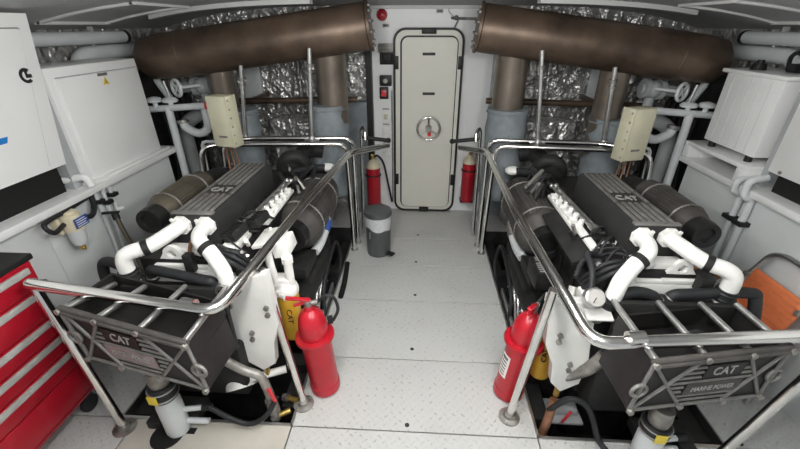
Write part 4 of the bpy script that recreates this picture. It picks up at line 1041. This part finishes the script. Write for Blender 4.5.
    if not L:
        b = MB(sx); c = V((.800, 1.405, .862)); ax = V((.1, -.75, .66)).normalized(); b.lathe([(.042, -.03), (.046, -.02), (.046, .012), (.040, .016)], c, ax, 24); b.tube([c - ax * .03, (.83, 1.50, .80)], .012, 8); gg = part(b, 'pressure_gauge', 'steel')
        b = MB(sx); b.cyl(c + ax * .012, c + ax * .0175, .038, seg=24); b.build('dial', 'gauge', gg)
        b = MB(sx); u = ax.orthogonal().normalized(); b.tube([c + ax * .019, c + ax * .019 + u * .028], .002, 6); b.build('needle', 'print', gg)
        b = MB(sx); b.box(.80, .90, 1.45, 1.58, .74, .80, .008); b.obox((.84, 1.42, .775), (.12, .10, .012), Rx(20), .003); part(b, 'gauge_bracket', 'white')
        b = MB(sx); b.tube([(.805, 1.45, .83), (.82, 1.52, .93), (.83, 1.62, .96), (.90, 1.66, .93)], .014, 10, smooth=True); b.tube([(.90, 1.60, .93), (.84, 1.66, .90), (.78, 1.58, .85)], .013, 10, smooth=True); part(b, 'gauge_hose', 'rubber')
    else:
        b = MB(sx); b.cyl((.915, 1.40, .835), (.93, 1.47, .835), .036); b.cyl((.915, 1.395, .835), (.915, 1.40, .835), .030); b.box(.90, .95, 1.46, 1.52, .74, .86, .006); part(b, 'pipe_union', 'steel')
    # ---- yellow fuel filter with white head
    fx, fy, z0, z1 = (.738, 1.71, .27, .60) if L else (.733, 1.62, .13, .47)
    b = MB(sx); b.lathe([(.03, 0), (.055, .008), (.062, .03), (.062, z1 - z0 - .02), (.058, z1 - z0)], (fx, fy, z0), (0, 0, 1), 28); ff = part(b, 'fuel_filter', 'yellow', None, 'yellow canister')
    b = MB(); b.text('CAT', (sx * fx + .0 + (.02 if L else -.02), fy - .0635, z1 - .13), (0, 0, -1) if L else (0, 0, 1), (1, 0, 0) if L else (-1, 0, 0), .030, .003, .10); b.build('lettering', 'print', ff)
    b = MB(sx); b.lathe([(.066, 0), (.068, .02), (.060, .05), (.035, .07)], (fx, fy, z1), (0, 0, 1), 24); b.box(fx - .03, fx + .10, fy - .03, fy + .05, z1 + .03, z1 + .10, .012)
    b.cyl((fx - .03, fy, z1 + .05), (fx - .03, fy, z1 + .20), .024); b.cyl((fx - .03, fy, z1 + .20), (fx - .03, fy, z1 + .235), .032, seg=8)
    b.tube([(fx + .05, fy - .01, z1 + .08), (fx + .06, fy - .02, z1 + .20), (fx + .08, fy + .02, z1 + .28)], .022, 10, smooth=True)
    for k in range(6): b.cyl((fx - .01 + .02 * k, fy - .05, z1 + .02 * (k % 3)), (fx - .01 + .02 * k, fy - .07, z1 + .02 * (k % 3)), .012, seg=6)
    part(b, 'filter_head', 'white')
    # ---- aisle side lower clutter: hoses, loops, blue coupling
    b = MB(sx); b.tube([(.74, 2.30, .50), (.72, 2.40, .52), (.70, 2.52, .60), (.72, 2.60, .70)], .034, 14, smooth=True); part(b, 'drain_pipe', 'pipe')
    b = MB(sx); b.tube([(.705, 2.48, .58), (.70, 2.54, .63)], .045, 16); part(b, 'silicone_coupling', 'blue' if L else 'dullsteel', None, 'blue silicone coupling' if L else None)
    b = MB(sx); b.box(.72, .90, 2.02, 2.28, .46, .54, .01); b.box(.72, .90, 2.08, 2.70, .18, .42, .02); b.cyl((.79, 1.95, .30), (.79, 2.6, .30), .09); part(b, 'alternator', 'iron')
    b = MB(sx); b.tube([(.69, 2.20, -.02), (.70, 2.30, .20), (.70, 2.75, .32), (.69, 2.85, .05), (.70, 2.6, -.10)], .016, 10, smooth=True); part(b, 'lube_hose', 'rubber')
    b = MB(sx)
    for k in range(4): b.tube([(.70 + .01 * k, 1.85 + .1 * k, .0), (.72, 1.95 + .12 * k, .28 - .02 * k), (.73, 2.2 + .1 * k, .1)], .009, 8, smooth=True)
    b.obox((.70, 2.25, -.05), (.02, .60, .20), None, .004); part(b, 'side_pipework', 'steel')
    # rear pipes in the bilge
    b = MB(sx); b.cyl((1.16, 3.0, .1), (1.16, 3.5, .05), .22); b.cyl((1.16, 3.5, .05), (1.16, 3.6, .04), .12); part(b, 'gearbox', 'iron')
    return E
engine(-1, 'left marine diesel engine with brown outboard air filter', (-1.16, 2.2, -.62))
engine(1, 'right marine diesel engine with round pressure gauge', (1.16, 2.2, -.62))

# ------------------------------------------------------------------ sea valves at the front
def sea_valve(sx, x, y, h, label):
    t = thing('sea_strainer', label, 'strainer', (x, y, 0), 'grey strainers standing in deck cut-outs')
    b = MB(); b.lathe([(.055, .002), (.060, .02), (.060, h * .62), (.050, h * .70), (.050, h * .74)], (x, y, 0), (0, 0, 1), 26); b.build('body', 'pipe', t)
    b = MB(); b.lathe([(.058, h * .74), (.064, h * .76), (.064, h * .98), (.058, h)], (x, y, 0), (0, 0, 1), 26); hd = b.build('hose_joint', 'rubber', t)
    b = MB(); b.torus((x, y, h * .80), (0, 0, 1), .065, .005, 26, 6); b.torus((x, y, h * .94), (0, 0, 1), .065, .005, 26, 6); b.build('hose_clip', 'steel', hd)
    b = MB(); b.obox((x - .012, y - .068, h * .87), (.05, .006, .055), Rz(-5), .001); b.build('tag', 'signyellow', hd, 'yellow tag')
    b = MB(); b.lathe([(.045, h), (.05, h + .03), (.045, h + .10)], (x, y, 0), (0, 0, 1), 22); b.build('outlet', 'dullsteel', t)
    b = MB()
    b.tube([(x + .04, y + .01, h * .42), (x + .16, y + .03, h * .42)], .014, 10); b.tube([(x + .04, y + .01, h * .18), (x + .17, y + .02, h * .15)], .016, 10); b.build('branch_pipe', 'pipe', t)
    b = MB(); b.cyl((x + .15, y + .028, h * .42), (x + .20, y + .036, h * .42), .018); b.build('branch_collar', 'black', t)
sea_valve(-1, -1.27, 1.25, .36, 'grey strainer with yellow tag under the left engine guard')
sea_valve(1, 1.17, 1.235, .27, 'grey strainer with yellow tag under the right engine guard')
# hose from the left valve to the brass cocks
b = MB(); b.tube([(-1.08, 1.275, .16), (-.95, 1.272, .06), (-.86, 1.275, .045), (-.78, 1.30, .10), (-.745, 1.36, .16)], .014, 10, smooth=True)
tag(b.build('drain_hose', 'rubber'), 'black hose looping over the left opening front edge', 'hose')
t = thing('drain_valve', 'hanging brown hose valve with red lever at left opening corner', 'valve', (-.79, 1.37, -.02))
b = MB(); b.tube([(-.98, 1.36, .42), (-.90, 1.37, .34), (-.82, 1.37, .30), (-.79, 1.365, .20), (-.775, 1.36, .06), (-.77, 1.355, -.02)], .024, 12, smooth=True); b.build('hose', 'dullsteel', t)
b = MB(); b.cyl((-.785, 1.362, .13), (-.775, 1.36, .03), .032, seg=12); b.build('body', 'dullsteel', t)
b = MB(); b.obox((-.755, 1.33, .205), (.02, .014, .10), Ry(-14), .004); b.build('lever', 'redglow', t, 'red lever')
for (x, y, a, lab) in ((-.725, 1.375, 25, 'brass hose tail nearest the left rail post, lying in opening'), (-.70, 1.46, -20, 'brass hose tail behind the other one in left opening')):
    t = thing('hose_tail', lab, 'hose fitting', (x, y, -.02))
    R = Rz(a); c = V((x, y, .0)); b = MB(); b.tube([c - R @ V((.04, 0, 0)), c + R @ V((.03, 0, .01))], .016, 12); b.build('barb', 'brass', t)
    b = MB(); b.tube([c - R @ V((.04, 0, 0)), c - R @ V((.075, 0, .01))], .022, 8); b.build('nut', 'dullsteel', t)
t = thing('drain_hose', 'black hose arching over the right opening front edge', 'hose', (.80, 1.36, 0))
b = MB(); b.tube([(.735, 1.40, .10), (.79, 1.36, .24), (.87, 1.34, .24), (.93, 1.33, .14), (.97, 1.28, .03), (1.03, 1.20, .015), (1.14, 1.12, .014)], .015, 10, smooth=True); b.build('hose', 'rubber', t)
t = thing('drain_valve', 'rusty brass hose valve in the right opening front corner', 'valve', (.73, 1.38, -.1))
b = MB(); b.tube([(.76, 1.42, .16), (.735, 1.385, .05), (.71, 1.36, -.06)], .024, 12); b.build('body', 'copper', t)
b = MB(); b.cyl((.715, 1.365, -.05), (.695, 1.345, -.10), .030, seg=8); b.build('nut', 'brass', t)
b = MB(); b.obox((.85, 1.42, .02), (.012, .012, .10), Ry(20), .003); b.build('lever', 'redglow', t, 'red lever')
b = MB(); b.box(.70, .98, 1.46, 1.62, -.10, -.085); b.tube([(.72, 1.54, -.08), (.96, 1.54, -.08)], .03, 10); tag(b.build('drip_tray', 'pipegrey'), 'grey drip tray low in the right opening', 'tray')
for sx, nm in ((-1, 'left'), (1, 'right')):
    b = MB(sx); b.box(1.18, 1.46, 1.30, 1.42, -.012, .05, .006); b.box(1.36, 1.44, 1.24, 1.34, .0, .055, .006)
    tag(b.build('mounting_foot', 'iron'), 'dark steel foot at the %s opening front edge' % nm, 'mount')

# ------------------------------------------------------------------ lights: deckhead fixtures over the aisle
def fixture(x, y, lab, e, w=.14, l=1.2):
    z = ceil_z(x) - .005
    t = thing('ceiling_light', lab, 'light', (x, y, z - .05), 'deckhead lights over the aisle')
    b = MB(); b.box(x - w / 2 - .02, x + w / 2 + .02, y - l / 2 - .02, y + l / 2 + .02, z - .035, z, .006); b.build('housing', 'cabinet', t)
    b = MB(); b.box(x - w / 2, x + w / 2, y - l / 2, y + l / 2, z - .05, z - .034, .004); b.build('diffuser', 'lamp', t)
    for k in range(3):
        ld = bpy.data.lights.new('lamp', 'POINT'); ld.energy = e / 3; ld.shadow_soft_size = .06; ld.color = (1, .985, .96)
        lo = bpy.data.objects.new('lamp', ld); C.objects.link(lo); lo.location = (x, y + (k - 1) * l * .36, z - .12)
fixture(-.45, .45, 'ceiling light left of the aisle', 30)
fixture(.45, .45, 'ceiling light right of the aisle', 30)
fixture(-.30, 1.5, 'ceiling light over the aisle, nearer the door on the left', 11)
fixture(.30, 1.5, 'ceiling light over the aisle, nearer the door on the right', 11)

w = bpy.data.worlds.new('world'); bpy.context.scene.world = w; w.use_nodes = True
w.node_tree.nodes['Background'].inputs[0].default_value = (.95, .97, 1, 1); w.node_tree.nodes['Background'].inputs[1].default_value = .35

# ------------------------------------------------------------------ camera
cd = bpy.data.cameras.new('camera'); cam = bpy.data.objects.new('camera', cd); C.objects.link(cam)
F = 380.0; cd.sensor_width = 36; cd.lens = F / 800 * 36; cd.clip_start = .02
cam.location = (0, 0, 1.95)
th = math.atan((224.5 - 25) / F); psi = math.atan(23 / F * math.cos(th))
cam.rotation_euler = (PI / 2 - th, 0, psi)
bpy.context.scene.camera = cam
vs = bpy.context.scene.view_settings
vs.view_transform = 'Standard'; vs.look = 'None'; vs.gamma = 1; vs.use_curve_mapping = False; vs.exposure = 0.5
